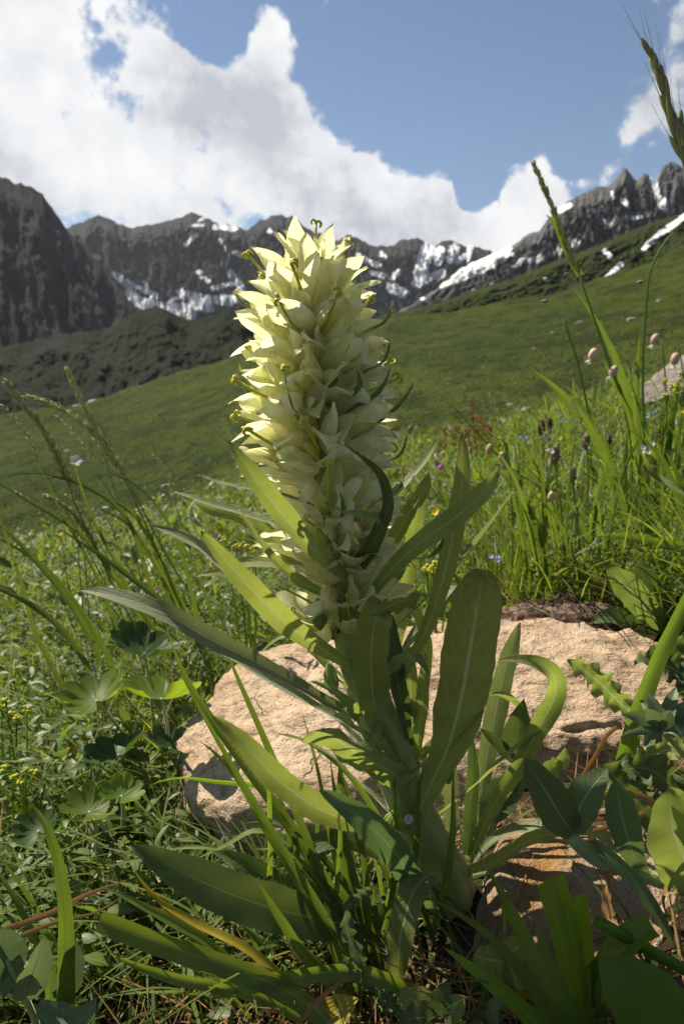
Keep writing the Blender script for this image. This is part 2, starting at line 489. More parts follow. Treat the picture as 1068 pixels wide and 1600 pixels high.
def ground_mat():
    m, nt, N, L, out = new_mat('ground')
    g = G(nt)
    o = g.coord('Object')
    x, y, z = g.sep(o)
    n1 = g.noise(14, 6, 0.65, o)
    n2 = g.noise(90, 5, 0.7, o)
    soil = g.mix(g.mr(n1, 0.4, 0.62), (0.032, 0.020, 0.012), (0.075, 0.048, 0.030))
    soil = g.mix(g.mr(n2, 0.52, 0.62), soil, (0.030, 0.050, 0.012))
    # far grass
    f1 = g.noise(0.05, 5, 0.6, o)
    f2 = g.noise(0.5, 6, 0.7, g.mapping(o, (1.0, 0.45, 1.0)))
    f3 = g.noise(2.2, 5, 0.7, o)
    f4 = g.noise(0.16, 4, 0.6, g.mapping(o, (0.35, 1.3, 3.0)), 0.5)
    grass = g.mix(g.mr(f1, 0.35, 0.65), (0.046, 0.072, 0.008), (0.078, 0.104, 0.011))
    grass = g.mix(g.math('MULTIPLY', g.mr(f2, 0.46, 0.60), 0.75), grass, (0.018, 0.030, 0.006))
    f5 = g.noise(0.9, 5, 0.75, g.mapping(o, (0.5, 1.6, 4.0)), 0.8)
    grass = g.mix(g.math('MULTIPLY', g.mr(f5, 0.54, 0.64), 0.7), grass, (0.014, 0.024, 0.005))
    grass = g.mix(g.math('MULTIPLY', g.mr(f3, 0.50, 0.66), 0.6), grass, (0.078, 0.084, 0.018))
    bare = g.math('MULTIPLY', g.mr(f4, 0.60, 0.70), g.mr(g.noise(1.3, 4, 0.7, o), 0.5, 0.62))
    grass = g.mix(g.math('MULTIPLY', bare, 0.7), grass, (0.085, 0.060, 0.036))
    near = g.mr(y, 1.0, 3.2)
    col = g.mix(near, soil, grass)
    h = g.math('ADD', g.math('MULTIPLY', n2, 0.01), g.math('MULTIPLY', g.math('ADD', f3, f2), g.mr(y, 2, 30, 0.03, 1.6)))
    p = N.new('ShaderNodeBsdfPrincipled')
    L.new(col, p.inputs['Base Color'])
    p.inputs['Roughness'].default_value = 0.95
    p.inputs['Specular IOR Level'].default_value = 0.1
    L.new(g.bump(h, 0.8, 1.0), p.inputs['Normal'])
    L.new(p.outputs[0], out.inputs['Surface'])
    return m


def mountain_mat(name, rock1, rock2, grass, scale=0.01):
    m, nt, N, L, out = new_mat(name)
    g = G(nt)
    o = g.coord('Object')
    snow = g.attr('snow'); green = g.attr('green')
    n1 = g.noise(scale, 8, 0.65, o)
    n2 = g.noise(scale * 6, 6, 0.7, o)
    n3 = g.noise(scale * 1.6, 8, 0.7, g.mapping(o, (2.2, 1.0, 0.5)))
    rock = g.mix(g.mr(n1, 0.38, 0.62), rock1, rock2)
    rock = g.mix(g.math('MULTIPLY', g.mr(n3, 0.5, 0.66), 0.6), rock, g.hsv(rock1, 0.5, 0.9, 0.55))
    gr = g.hsv(grass, 0.5, 1.0, g.math('ADD', 0.55, g.math('MULTIPLY', n2, 0.9)))
    gm = g.mr(g.math('ADD', green, g.math('MULTIPLY', g.math('SUBTRACT', n1, 0.5), 1.6)), 0.35, 0.65)
    col = g.mix(gm, rock, gr)
    n4 = g.noise(scale * 2.6, 7, 0.65, o, 0.6)
    sm = g.math('ADD', snow, g.math('ADD', g.math('MULTIPLY', g.math('SUBTRACT', n4, 0.5), 2.4), g.math('MULTIPLY', g.math('SUBTRACT', n2, 0.5), 0.8)))
    sm = g.mr(sm, -0.06, 0.16)
    col = g.mix(sm, col, (0.80, 0.81, 0.84))
    h = g.math('ADD', n3, g.math('MULTIPLY', n2, 0.35))
    h = g.math('MULTIPLY', h, g.math('SUBTRACT', 1.0, g.math('MULTIPLY', sm, 0.9)))
    p = N.new('ShaderNodeBsdfPrincipled')
    L.new(col, p.inputs['Base Color'])
    p.inputs['Roughness'].default_value = 0.95
    p.inputs['Specular IOR Level'].default_value = 0.1
    L.new(g.bump(h, 1.0, 0.35 / scale), p.inputs['Normal'])
    L.new(p.outputs[0], out.inputs['Surface'])
    return m


# ------------------------------------------------------------------ mesh helpers
def mk_mesh(name, V, F, mat, uv=None, tint=None, attrs=None, smooth=True):
    """V (n,3), F (m,k) with k = 3 or 4 (or list of arrays)"""
    V = np.asarray(V, np.float32).reshape(-1, 3)
    Fs = F if isinstance(F, list) else [F]
    Fs = [np.asarray(f, np.int32) for f in Fs if len(f)]
    me = bpy.data.meshes.new(name)
    me.vertices.add(len(V))
    me.vertices.foreach_set('co', V.ravel())
    loops = np.concatenate([f.ravel() for f in Fs])
    tot = np.concatenate([np.full(len(f), f.shape[1], np.int32) for f in Fs])
    start = np.concatenate([[0], np.cumsum(tot)[:-1]]).astype(np.int32)
    me.loops.add(len(loops))
    me.loops.foreach_set('vertex_index', loops)
    me.polygons.add(len(tot))
    me.polygons.foreach_set('loop_start', start)
    me.polygons.foreach_set('loop_total', tot)
    if smooth:
        me.polygons.foreach_set('use_smooth', np.ones(len(tot), bool))
    if uv is not None:
        l = me.uv_layers.new(name='UVMap')
        l.data.foreach_set('uv', np.asarray(uv, np.float32).reshape(-1, 2)[loops].ravel())
    if tint is not None:
        a = me.attributes.new('tint', 'FLOAT', 'POINT')
        a.data.foreach_set('value', np.asarray(tint, np.float32))
    for k, v in (attrs or {}).items():
        a = me.attributes.new(k, 'FLOAT', 'POINT')
        a.data.foreach_set('value', np.asarray(v, np.float32).ravel())
    me.update(calc_edges=True)
    if mat is not None:
        me.materials.append(mat)
    return me


def link(name, me, parent=None):
    o = bpy.data.objects.new(name, me)
    C.objects.link(o)
    if parent is not None:
        o.parent = parent
        o.matrix_parent_inverse = parent_inv(parent)
    return o


def parent_inv(p):
    m = Matrix.LocRotScale(p.location, p.rotation_euler, p.scale)
    return m.inverted()


def thing(name, label, cat, loc, group=None):
    o = bpy.data.objects.new(name, None)
    C.objects.link(o)
    o.location = loc
    o.empty_display_size = 0.02
    return tag(o, label, cat, group)


def tag(o, label=None, cat=None, group=None, kind=None):
    if label: o['label'] = label
    if cat: o['category'] = cat
    if group: o['group'] = group
    if kind: o['kind'] = kind
    return o


def grid_faces(nr, nc, wrap=False):
    i = np.arange(nr - 1)[:, None]
    j = np.arange(nc if wrap else nc - 1)[None, :]
    j2 = (j + 1) % nc
    return np.stack([i * nc + j, i * nc + j2, (i + 1) * nc + j2, (i + 1) * nc + j], -1).reshape(-1, 4)


def spline(P, n):
    P = np.asarray(P, float)
    if len(P) == 2:
        P = np.array([P[0], (P[0] + P[1]) / 2, P[1]])
    d = np.linalg.norm(np.diff(P, axis=0), axis=1)
    s = np.concatenate([[0], np.cumsum(d)])
    s /= s[-1]
    # Catmull-Rom tangents on non uniform parameter
    T = np.gradient(P, s, axis=0, edge_order=2 if len(P) > 2 else 1)
    t = np.linspace(0, 1, n)
    k = np.clip(np.searchsorted(s, t, side='right') - 1, 0, len(P) - 2)
    h = (s[k + 1] - s[k])[:, None]
    u = ((t - s[k]) / (s[k + 1] - s[k]))[:, None]
    h00 = 2 * u**3 - 3 * u**2 + 1; h10 = u**3 - 2 * u**2 + u
    h01 = -2 * u**3 + 3 * u**2; h11 = u**3 - u**2
    return h00 * P[k] + h10 * h * T[k] + h01 * P[k + 1] + h11 * h * T[k + 1]


def unit(v):
    return v / np.maximum(np.linalg.norm(v, axis=-1, keepdims=True), 1e-9)


PROF = {
    'lance': lambda t: np.interp(t, [0, .1, .3, .55, .75, .9, .97, 1], [.45, .5, .75, 1, .92, .55, .25, .02]),
    'long': lambda t: np.interp(t, [0, .15, .4, .65, .85, .95, 1], [.55, .55, .8, 1, .8, .42, .04]),
    'blunt': lambda t: np.interp(t, [0, .1, .3, .5, .7, .9, .97, 1], [.32, .33, .5, .85, 1, .9, .62, .28]),
    'ovate': lambda t: np.interp(t, [0, .06, .25, .45, .7, .9, 1], [.12, .3, .85, 1, .75, .3, .02]),
    'blade': lambda t: np.interp(t, [0, .2, .6, .85, 1], [.8, 1, .9, .5, .03]),
    'cut': lambda t: np.interp(t, [0, .2, .6, .97, 1], [.85, .95, 1, .95, .9]),
    'bract': lambda t: np.interp(t, [0, .15, .4, .75, 1], [.9, 1, .8, .4, .02]),
    'frond': lambda t: np.interp(t, [0, .1, .5, .9, 1], [.3, .6, 1, .6, .05]),
    'acorn': lambda t: np.interp(t, [0, .05, .3, .6, .9, 1], [.25, .6, 1, .95, .5, .05]),
}
HAIR = {'hair': [], 'petal_hair': []}


def ribbon(P, w, prof='lance', roll=(0, 0), fold=0.25, wave=0.06, wfreq=3.0, serr=0.0, teeth=18, nseg=26, nac=6, hair=0.0, curl=0.0, ref=None, keep_w=False):
    """a leaf along the spline P (world points); roll = turn of its face away from the viewer at base and tip"""
    p = spline(P, nseg + 1)
    T = unit(np.gradient(p, axis=0))
    v = (CAM if ref is None else np.asarray(ref)) - p
    n = unit(v - (v * T).sum(1, keepdims=True) * T)
    t = np.linspace(0, 1, nseg + 1)
    rl = np.radians(roll[0] + (roll[1] - roll[0]) * t)[:, None]
    n = n * np.cos(rl) + np.cross(T, n) * np.sin(rl)
    S = np.cross(T, n)
    u = np.linspace(-1, 1, nac + 1)
    hw = w * 0.5 * PROF[prof](t)
    ph = random.random() * 6.28
    ww = hw[:, None] * np.ones_like(u)[None]
    ww = ww * (1 + .10 * np.stack([pnoise(st3(t * 9 + ph, q * 3.1 + ph, 1.7)) for q in np.sign(u)], 1))
    if serr:
        saw = ((t * teeth) % 1.0)
        ww = ww * (1 - serr * saw[:, None] * (np.abs(u) > 0.6)[None])
    A = np.abs(u)[None, :]
    off_n = ww * fold * A**1.4 + w * wave * 0.5 * np.sin(t * wfreq * 6.28 + ph)[:, None] * A**2 * np.where(u > 0, 1, -0.8)[None] \
        + w * wave * 0.25 * np.sin(t * wfreq * 13.7 + ph * 2)[:, None] * A**2 - curl * w * A**3
    V = p[:, None] + S[:, None] * (ww * u[None])[..., None] + n[:, None] * off_n[..., None]
    uv = np.stack(np.broadcast_arrays((u[None] + 1) / 2, t[:, None]), -1)
    F = grid_faces(nseg + 1, nac + 1)
    if hair:
        L0 = hair
        for _ in range(int(nseg * 18)):
            i = random.randint(1, nseg - 1); k = random.random()
            j = random.choice((0, nac)) if random.random() < .6 else random.randint(0, nac)
            b = V[i - 1, j] * (1 - k) + V[i, j] * k
            o = S[i] * (1 if j > nac / 2 else -1) if j in (0, nac) else n[i] * random.choice((1, -1)) * 1.2
            HAIR['hair'].append((b, unit(o + rng.normal(0, .35, 3)) * L0 * random.uniform(.5, 1.2)))
    return V.reshape(-1, 3), F, uv.reshape(-1, 2)


def tube(P, rad, n=8, nseg=None, cap=True):
    P = np.asarray(P, float)
    nseg = nseg or max(6, 4 * len(P))
    p = spline(P, nseg + 1)
    rad = np.atleast_1d(np.asarray(rad, float))
    r = np.interp(np.linspace(0, 1, nseg + 1), np.linspace(0, 1, len(rad)), rad) if len(rad) > 1 else np.full(nseg + 1, rad[0])
    T = unit(np.gradient(p, axis=0))
    a = np.array([0.3, -1, 0.2])
    a = unit(a - (T * a).sum(1, keepdims=True) * T)
    b = np.cross(T, a)
    th = np.linspace(0, 2 * np.pi, n, endpoint=False)
    V = p[:, None] + (a[:, None] * np.cos(th)[None, :, None] + b[:, None] * np.sin(th)[None, :, None]) * r[:, None, None]
    uv = np.stack(np.broadcast_arrays((th / 6.2832)[None], np.linspace(0, 1, nseg + 1)[:, None]), -1).reshape(-1, 2)
    V = V.reshape(-1, 3)
    F = grid_faces(nseg + 1, n, True)
    Fl = [F]
    if cap:
        V = np.concatenate([V, p[:1], p[-1:]])
        uv = np.concatenate([uv, [[.5, 0], [.5, 1]]])
        k = np.arange(n)
        c0, c1 = len(V) - 2, len(V) - 1
        base = nseg * n
        Fl.append(np.concatenate([np.stack([np.full(n, c0), (k + 1) % n, k], 1), np.stack([np.full(n, c1), base + k, base + (k + 1) % n], 1)]))
    return V, Fl, uv


class Join:
    def __init__(s): s.V, s.F3, s.F4, s.uv, s.t, s.n = [], [], [], [], [], 0

    def add(s, V, F, uv=None, tint=0.0):
        V = np.asarray(V).reshape(-1, 3)
        for f in (F if isinstance(F, list) else [F]):
            (s.F4 if f.shape[1] == 4 else s.F3).append(f + s.n)
        s.V.append(V)
        s.uv.append(np.full((len(V), 2), .25) if uv is None else uv)
        s.t.append(np.full(len(V), tint) if np.isscalar(tint) else tint)
        s.n += len(V)
        return s

    def mesh(s, name, mat):
        F = []
        if s.F4: F.append(np.concatenate(s.F4))
        if s.F3: F.append(np.concatenate(s.F3))
        return mk_mesh(name, np.concatenate(s.V), F, mat, np.concatenate(s.uv), np.concatenate(s.t))


def ellipsoid(c, r, nu=12, nv=8, axis=None, noise_amp=0.0, nsc=300.0):
    th = np.linspace(0, 2 * np.pi, nu, endpoint=False)
    ph = np.linspace(0.02, np.pi - 0.02, nv)
    V = np.stack(np.broadcast_arrays(np.sin(ph)[:, None] * np.cos(th)[None], np.sin(ph)[:, None] * np.sin(th)[None], np.cos(ph)[:, None]), -1)
    V = V * np.asarray(r)
    if axis is not None:
        q = np.array(Vector(axis).to_track_quat('Z', 'Y').to_matrix())
        V = V @ q.T
    V = V.reshape(-1, 3) + np.asarray(c)
    if noise_amp:
        V = V + (V - np.asarray(c)) * fbm(V * nsc, 3)[:, None] * noise_amp
    uv = np.stack(np.broadcast_arrays((th / 6.2832)[None], (ph / np.pi)[:, None]), -1).reshape(-1, 2)
    return V, grid_faces(nv, nu, True), uv


# ------------------------------------------------------------------ ground sheet
SX, SY = 0.25, -0.05
STEM_Y = 0.343
hill_px = [(-300, 720), (0, 660), (150, 630), (350, 575), (480, 540), (600, 510), (700, 495), (850, 470), (960, 440), (1068, 405), (1400, 330)]
HA = np.array([elev(*p) for p in hill_px])


def ground_z(x, y, detail=True):
    x, y = np.broadcast_arrays(np.asarray(x, float), np.asarray(y, float))
    yy = np.maximum(y, 0.15)
    Aa = np.clip(x / yy, -1.6, 1.6)
    base = SX * (x - 0.06) + SY * (y - STEM_Y)
    nb = fbm(st3(x * 1.3, y * 1.3, 3.0), 3) * 0.05 * sstep(0.7, 2.0, yy)
    nb = nb + (fbm(st3(x * 9, y * 9), 3) * 0.018 if detail else 0)
    base = base + nb
    # hollow in front of the plant
    base = base - 0.018 * np.exp(-(((x + 0.02) / 0.14)**2 + ((y - 0.27) / 0.07)**2))
    Yc = 3.1 + 0.35 * Aa + 0.5 * fbm(st3(Aa * 2.5, 0.3, 5.0), 3)
    zc = SX * (Aa * Yc - 0.06) + SY * (Yc - STEM_Y)
    ec = (zc - 0.3) / Yc
    eh = np.interp(Aa, HA[:, 0], HA[:, 1])
    es = ec - 0.05
    Y1, Y2 = 12.0, 230.0
    lt = np.clip((np.log(yy) - np.log(Yc)) / (np.log(Y1) - np.log(Yc)), 0, 1)
    e_dip = ec + (es - ec) * sstep(0, 0.55, lt) - 0.02 * np.sin(lt * np.pi)
    e_hill = eh - (eh - es) * np.clip((Y1 / np.maximum(yy, Y1) - Y1 / Y2) / (1 - Y1 / Y2), 0, 1)
    z_far = 0.3 + np.where(yy < Y1, e_dip, e_hill) * yy
    und = fbm(st3(x * 0.018, yy * 0.012, 7.0), 4) * 0.055 * np.minimum(yy, Y2) * sstep(10, 40, yy) * (1 - sstep(Y2 * .6, Y2 * .98, yy))
    und = und + ridged(st3(x * 0.07 + yy * 0.01, yy * 0.05, 1.0), 3) * 0.014 * yy * sstep(14, 40, yy) * (1 - sstep(Y2 * .75, Y2, yy))
    z_far = z_far + und - np.maximum(yy - Y2, 0) * 0.45
    k = sstep(0.92, 1.12, yy / Yc)
    return base * (1 - k) + z_far * k


def build_ground():
    ya = np.concatenate([-np.geomspace(6, 0.05, 25), np.geomspace(0.05, 420, 330)])
    a = np.concatenate([np.linspace(-2.2, -0.66, 36)[:-1], np.linspace(-0.66, 0.66, 300), np.linspace(0.66, 2.2, 36)[1:]])
    ext = np.where(ya > 0, ya, -ya)
    X = a[None] * (ext[:, None] + 0.35 * np.exp(-ext[:, None] / 0.5))
    Yg = np.broadcast_to(ya[:, None], X.shape)
    Z = ground_z(X, Yg)
    me = mk_mesh('ground', np.stack([X, Yg, Z], -1), grid_faces(len(ya), len(a)), ground_mat())
    tag(link('ground', me), kind='structure')


build_ground()


def PG(px, py, lift=0.0):
    """where the ray of a pixel meets the ground"""
    d = ray(px, py)
    t = np.geomspace(0.15, 60, 900)
    P = CAM + d * t[:, None]
    dz = P[:, 2] - ground_z(P[:, 0], P[:, 1]) - lift
    k = np.argmax(dz < 0)
    return P[k] if dz[k] < 0 else P[200]


def on_ground(x, y, lift=0.0):
    return np.array([x, y, float(ground_z(x, y)) + lift])


# ------------------------------------------------------------------ mountains
SNOW_C = [(180, 428, 215, 465, 6), (200, 440, 245, 462, 5), (180, 455, 250, 490, 7), (215, 470, 300, 492, 9), (250, 477, 330, 482, 7), (280, 455, 360, 475, 6),
          (300, 470, 372, 466, 8), (115, 484, 165, 503, 5), (165, 491, 190, 497, 4), (160, 460, 220, 490, 3), (310, 425, 325, 440, 5), (360, 425, 378, 450, 7),
          (335, 355, 368, 357, 5), (290, 382, 306, 368, 4), (345, 375, 352, 390, 3), (148, 400, 156, 402, 4), (225, 440, 240, 470, 3), (300, 352, 318, 350, 3),
          (310, 345, 322, 338, 3), (90, 432, 102, 440, 3), (105, 460, 118, 468, 3), (330, 450, 372, 442, 5), (365, 395, 380, 400, 4), (420, 360, 440, 372, 4), (265, 470, 290, 460, 4),
          (560, 400, 590, 415, 6), (669, 388, 655, 427, 13), (688, 391, 684, 408, 8), (703, 405, 709, 388, 9), (622, 425, 612, 434, 6), (596, 396, 600, 402, 5),
          (650, 443, 669, 434, 9), (610, 448, 631, 458, 9), (680, 431, 690, 427, 8), (735, 385, 730, 405, 5), (580, 425, 600, 432, 5), (712, 410, 725, 400, 5)]
SNOW_R = [(712, 432, 750, 420, 11), (722, 422, 793, 389, 8), (760, 416, 770, 412, 7), (803, 412, 845, 403, 7), (790, 400, 800, 397, 4), (874, 391, 900, 377, 7), (860, 398, 868, 396, 5),
          (874, 329, 890, 321, 5), (938, 347, 1017, 334, 6), (1019, 276, 1028, 310, 6), (1028, 310, 1046, 330, 9), (972, 314, 978, 318, 5), (930, 330, 940, 326, 4), (945, 355, 960, 352, 4),
          (767, 446, 770, 448, 5), (738, 453, 742, 455, 4), (690, 447, 705, 440, 5), (650, 462, 660, 466, 4), (905, 350, 910, 345, 4), (955, 300, 958, 310, 3), (640, 450, 655, 445, 5)]
SNOW_G = [(1005, 387, 1031, 365, 5), (1031, 365, 1070, 336, 6), (933, 447, 969, 413, 5), (945, 393, 953, 401, 5), (850, 436, 853, 437, 4), (1070, 336, 1110, 315, 6)]
SNOW_D = [(113, 637, 130, 635, 5), (138, 632, 150, 628, 5)]


def snow_field(Aa, e, patches):
    """signed field, positive in a patch, in the slope's own coordinates"""
    # back to the pixel raster used to note the patches down
    q = np.stack([Aa, np.ones_like(Aa), e], -1)
    f = q[..., 1] * CP - q[..., 2] * SP
    px = 534 + FPX * q[..., 0] / f
    py = 800 - FPX * (q[..., 1] * SP + q[..., 2] * CP) / f
    out = np.full(Aa.shape, -1.5)
    for (x1, y1, x2, y2, w) in patches:
        dx, dy = x2 - x1, y2 - y1
        l2 = dx * dx + dy * dy + 1e-6
        t = np.clip(((px - x1) * dx + (py - y1) * dy) / l2, 0, 1)
        d = np.hypot(px - x1 - t * dx, py - y1 - t * dy)
        out = np.maximum(out, np.clip((w * 0.9 - d) / 5.0, -1.5, 1.4))
    return out


def mountain(name, ridge, base, Y0, Y1, mat, snow=(), green=0.0, green_top=None, jag=0.004, relief=0.12, ka=26.0, ks=2.6, gamma=1.0, ncol=520, nrow=150, pxr=(-420, 1500), sharp=1.0, seed=0.0, soft=0.0):
    Ra = np.array([elev(*p) for p in ridge]); Ba = np.array([elev(*p) for p in base])
    a = np.linspace(elev(pxr[0], 500)[0], elev(pxr[1], 500)[0], ncol)
    er = np.interp(a, Ra[:, 0], Ra[:, 1]); eb = np.interp(a, Ba[:, 0], Ba[:, 1])
    er = er + jag * (ridged(st3(a * 34, 0.5, seed), 4) - 0.4) * 1.2
    s = np.linspace(0, 1, nrow)[:, None]
    sb = 0.15 * np.linspace(0, 1, 12)[1:, None]
    e = eb[None] + (er - eb)[None] * s**gamma
    Yd = Y0 + (Y1 - Y0) * s + 0 * a[None]
    Aa = np.broadcast_to(a[None], e.shape)
    warp = fbm(st3(Aa * ka * 0.5, s * ks, seed + 2), 3) * 0.35
    rn = ridged(st3((Aa * ka + warp * 2.2 + (s * 1.2)), s * ks + warp, seed), 6, gain=.62) * sharp + fbm(st3(Aa * ka * 3, s * ks * 5, seed + 4), 6, gain=.65) * 0.6
    iso = fbm(st3(Aa * ka * 1.2, s * ks * 2.2, seed + 8), 6, gain=.55)
    rn = rn * (1 - soft) + iso * 1.6 * soft
    env = np.clip(s * 6, 0.15, 1) * np.clip((1 - s) * 9, 0.0, 1)
    Yd = Yd - rn * relief * (Y1 - Y0) * env
    e2 = e + rn * 0.09 * (er - eb)[None] * env * (1 - s) * 2.0
    X = Aa * Yd
    Z = 0.3 + e2 * Yd
    sf = snow_field(Aa, e2, snow) if len(snow) else np.full(Aa.shape, -1.5)
    gf = np.full(Aa.shape, green) if green_top is None else green + (green_top - green) * s + 0 * Aa
    gf = gf - 0.35 * (rn - 0.2) * sharp
    # far side
    Xb = X[-1:] * (1 + sb * 2); Yb = Yd[-1:] * (1 + sb * 2); Zb = Z[-1:] - (Z[-1:] - 0.3 - eb[None] * Y0 + 5) * sb / 0.15
    V = np.concatenate([np.stack([X, Yd, Z], -1), np.stack([Xb, Yb, Zb], -1)])
    nb = len(sb)
    at = {'snow': np.concatenate([sf, np.full((nb, ncol), -1.5)]), 'green': np.concatenate([gf, np.full((nb, ncol), green)])}
    me = mk_mesh(name, V, grid_faces(len(V), ncol), mat, attrs=at)
    return tag(link(name, me), kind='structure')


def build_mountains():
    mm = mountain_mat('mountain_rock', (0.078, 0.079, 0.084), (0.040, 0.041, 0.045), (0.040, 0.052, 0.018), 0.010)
    ml = mountain_mat('mountain_cloud_shade', (0.038, 0.038, 0.040), (0.023, 0.023, 0.025), (0.019, 0.023, 0.011), 0.014)  # cloud shadow over the left mountain is put into these dark base colours
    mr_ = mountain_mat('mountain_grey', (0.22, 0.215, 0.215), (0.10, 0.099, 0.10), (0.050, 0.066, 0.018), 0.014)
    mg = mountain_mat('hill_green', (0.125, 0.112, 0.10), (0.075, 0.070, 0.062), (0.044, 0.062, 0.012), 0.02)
    md = mountain_mat('hill_cloud_shade', (0.034, 0.032, 0.030), (0.020, 0.019, 0.019), (0.019, 0.027, 0.008), 0.025)  # dark rock and grass tones stand in for cloud shade on the left hill
    mountain('mountain_range', [(-500, 330), (0, 350), (70, 352), (108, 357), (155, 340), (175, 345), (205, 357), (240, 351), (270, 345), (305, 333), (340, 350), (362, 355), (385, 357),
                                (410, 345), (440, 335), (465, 345), (480, 360), (520, 375), (560, 372), (590, 386), (620, 380), (652, 373), (672, 382), (690, 378), (707, 378), (735, 385), (757, 393), (800, 400), (1000, 420), (1600, 420)],
             [(-500, 560), (1600, 560)], 2450, 3200, mm, SNOW_C, green=-0.1, jag=0.007, relief=0.15, ka=40, ks=2.2, ncol=900, nrow=230, pxr=(-420, 1000), sharp=1.2)
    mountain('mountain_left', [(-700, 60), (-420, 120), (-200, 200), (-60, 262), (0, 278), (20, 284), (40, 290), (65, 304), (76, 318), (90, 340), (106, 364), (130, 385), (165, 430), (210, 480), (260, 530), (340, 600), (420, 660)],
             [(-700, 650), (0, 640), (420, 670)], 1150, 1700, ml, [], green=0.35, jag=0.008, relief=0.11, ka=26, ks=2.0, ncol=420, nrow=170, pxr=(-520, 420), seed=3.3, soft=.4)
    mountain('mountain_right', [(560, 520), (600, 500), (680, 455), (720, 420), (760, 402), (800, 386), (822, 368), (842, 360), (868, 330), (900, 308), (930, 295), (950, 292), (968, 268), (977, 260), (986, 275), (992, 282),
                                (1006, 270), (1018, 280), (1024, 285), (1034, 262), (1045, 253), (1056, 258), (1070, 266), (1120, 240), (1200, 270), (1400, 250), (1700, 300)],
             [(560, 545), (800, 520), (1700, 470)], 1250, 1750, mr_, SNOW_R, green=0.55, green_top=0.02, jag=0.005, relief=0.24, ka=40, ks=2.6, ncol=760, nrow=220, pxr=(560, 1500), seed=6.1, sharp=1.1)
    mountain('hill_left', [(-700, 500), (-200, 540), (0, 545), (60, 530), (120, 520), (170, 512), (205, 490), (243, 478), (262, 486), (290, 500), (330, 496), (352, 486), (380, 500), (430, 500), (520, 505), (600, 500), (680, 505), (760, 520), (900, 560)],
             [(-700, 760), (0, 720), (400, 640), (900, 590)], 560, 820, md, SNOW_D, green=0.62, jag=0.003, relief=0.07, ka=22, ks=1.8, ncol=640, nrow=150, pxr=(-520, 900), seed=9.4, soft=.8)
    mountain('hill_right', [(520, 540), (570, 505), (600, 492), (640, 485), (700, 468), (760, 447), (800, 436), (850, 415), (900, 396), (960, 372), (1010, 350), (1040, 341), (1070, 332), (1200, 300), (1500, 240)],
             [(520, 580), (800, 520), (1068, 460), (1500, 380)], 430, 640, mg, SNOW_G, green=0.6, green_top=0.95, jag=0.0015, relief=0.16, ka=14, ks=1.6, ncol=520, nrow=150, pxr=(520, 1450), seed=12.7, sharp=0.8)


build_mountains()


# ------------------------------------------------------------------ rocks
def rock(name, c, r, mat, rot=0.0, n=3.0, amp=0.16, seed=0.0, sub=6, tilt=(0, 0), strata=0.03, fine=0.05):
    bm = bmesh.new()
    bmesh.ops.create_icosphere(bm, subdivisions=sub, radius=1.0)
    D = np.array([v.co[:] for v in bm.verts])
    F = np.array([[v.index for v in f.verts] for f in bm.faces])
    bm.free()
    D = unit(D)
    V = D / ((np.abs(D)**n).sum(1)**(1 / n))[:, None]
    d = fbm(V * 1.1 + seed, 3) * amp + fbm(V * 3.1 + seed, 4) * amp * 0.35
    # a few broken facets
    rs = np.random.default_rng(int(seed * 10) + 1)
    V = V * (1 + d[:, None])
    for _ in range(9):
        nrm_ = unit(rs.normal(size=3)); k = rs.uniform(.80, 1.02)
        over = np.maximum((V * nrm_).sum(1) - k, 0)
        V = V - nrm_ * (over * 0.8)[:, None]
    V = V * np.asarray(r)
    rr = min(r)
    w = V / rr
    st = pnoise(np.stack([w[:, 0] * .25, w[:, 1] * .25, w[:, 2] * 3.0 + fbm(w * .7 + seed, 2) * 1.2], -1) + seed)
    V = V - D * (strata * rr * np.exp(-(st / 0.08)**2) * sstep(.4, .6, fbm(w * 1.1 + seed + 4, 2) + .5))[:, None]
    V = V + D * (fbm(w * 3 + seed, 5, gain=.6) * fine * rr)[:, None]
    E = np.array(Euler((tilt[0], tilt[1], rot)).to_matrix())
    o = link(name, mk_mesh(name, V @ E.T, F, mat))
    o.location = c
    return o


tag(rock('boulder', (0.105, 0.530, -0.020), (0.225, 0.160, 0.085), M['rock'], rot=0.08, seed=2.2, tilt=(0.10, -0.03), amp=.15, strata=.10, fine=.13, sub=7),
    'large flat pinkish sandstone boulder lying behind the flower stem', 'boulder')
tag(rock('stone', (0.140, 0.318, -0.004), (0.076, 0.052, 0.040), M['rock2'], rot=-0.15, seed=5.7, sub=5, tilt=(0.2, -0.1)),
    'rounded ochre brown stone with a pale lichen crust below the sandstone boulder', 'stone')


def in_rock(x, y, grow=0.0):
    a = (np.abs((x - 0.095) / (0.215 + grow))**2.6 + np.abs((y - 0.535) / (0.155 + grow))**2.6) < 1
    b = (np.abs((x - 0.14) / (0.072 + grow))**2.4 + np.abs((y - 0.318) / (0.05 + grow))**2.4) < 1
    return a | b


def wpx(px, P):
    """pixel width to metres at point P"""
    d = (P - CAM)
    return px / FPX * (d[1] * CP - d[2] * SP)


# ------------------------------------------------------------------ the flowering plant
def px_pts(pts, Y=STEM_Y):
    """(px, py, dY) list: dY metres behind (+) or in front of (-) the plane of the stem"""
    return np.array([PY(p[0], p[1], Y + p[2]) for p in pts])


STEM_PX = [(712, 1405), (690, 1358), (655, 1290), (618, 1200), (585, 1110), (560, 1030), (545, 960), (525, 860), (505, 740), (492, 600), (487, 500), (486, 452)]
stem_pts = px_pts([(a, b, 0.0) for a, b in STEM_PX])
stem_pts[0][2] -= 0.006
SPINE = spline(stem_pts, 200)


def stem_at(py):
    ys = np.interp(py, [355, 405, 480, 600, 740, 860, 960, 1030, 1110, 1200, 1290, 1358, 1405][1:], np.arange(12)[::-1])
    return ys


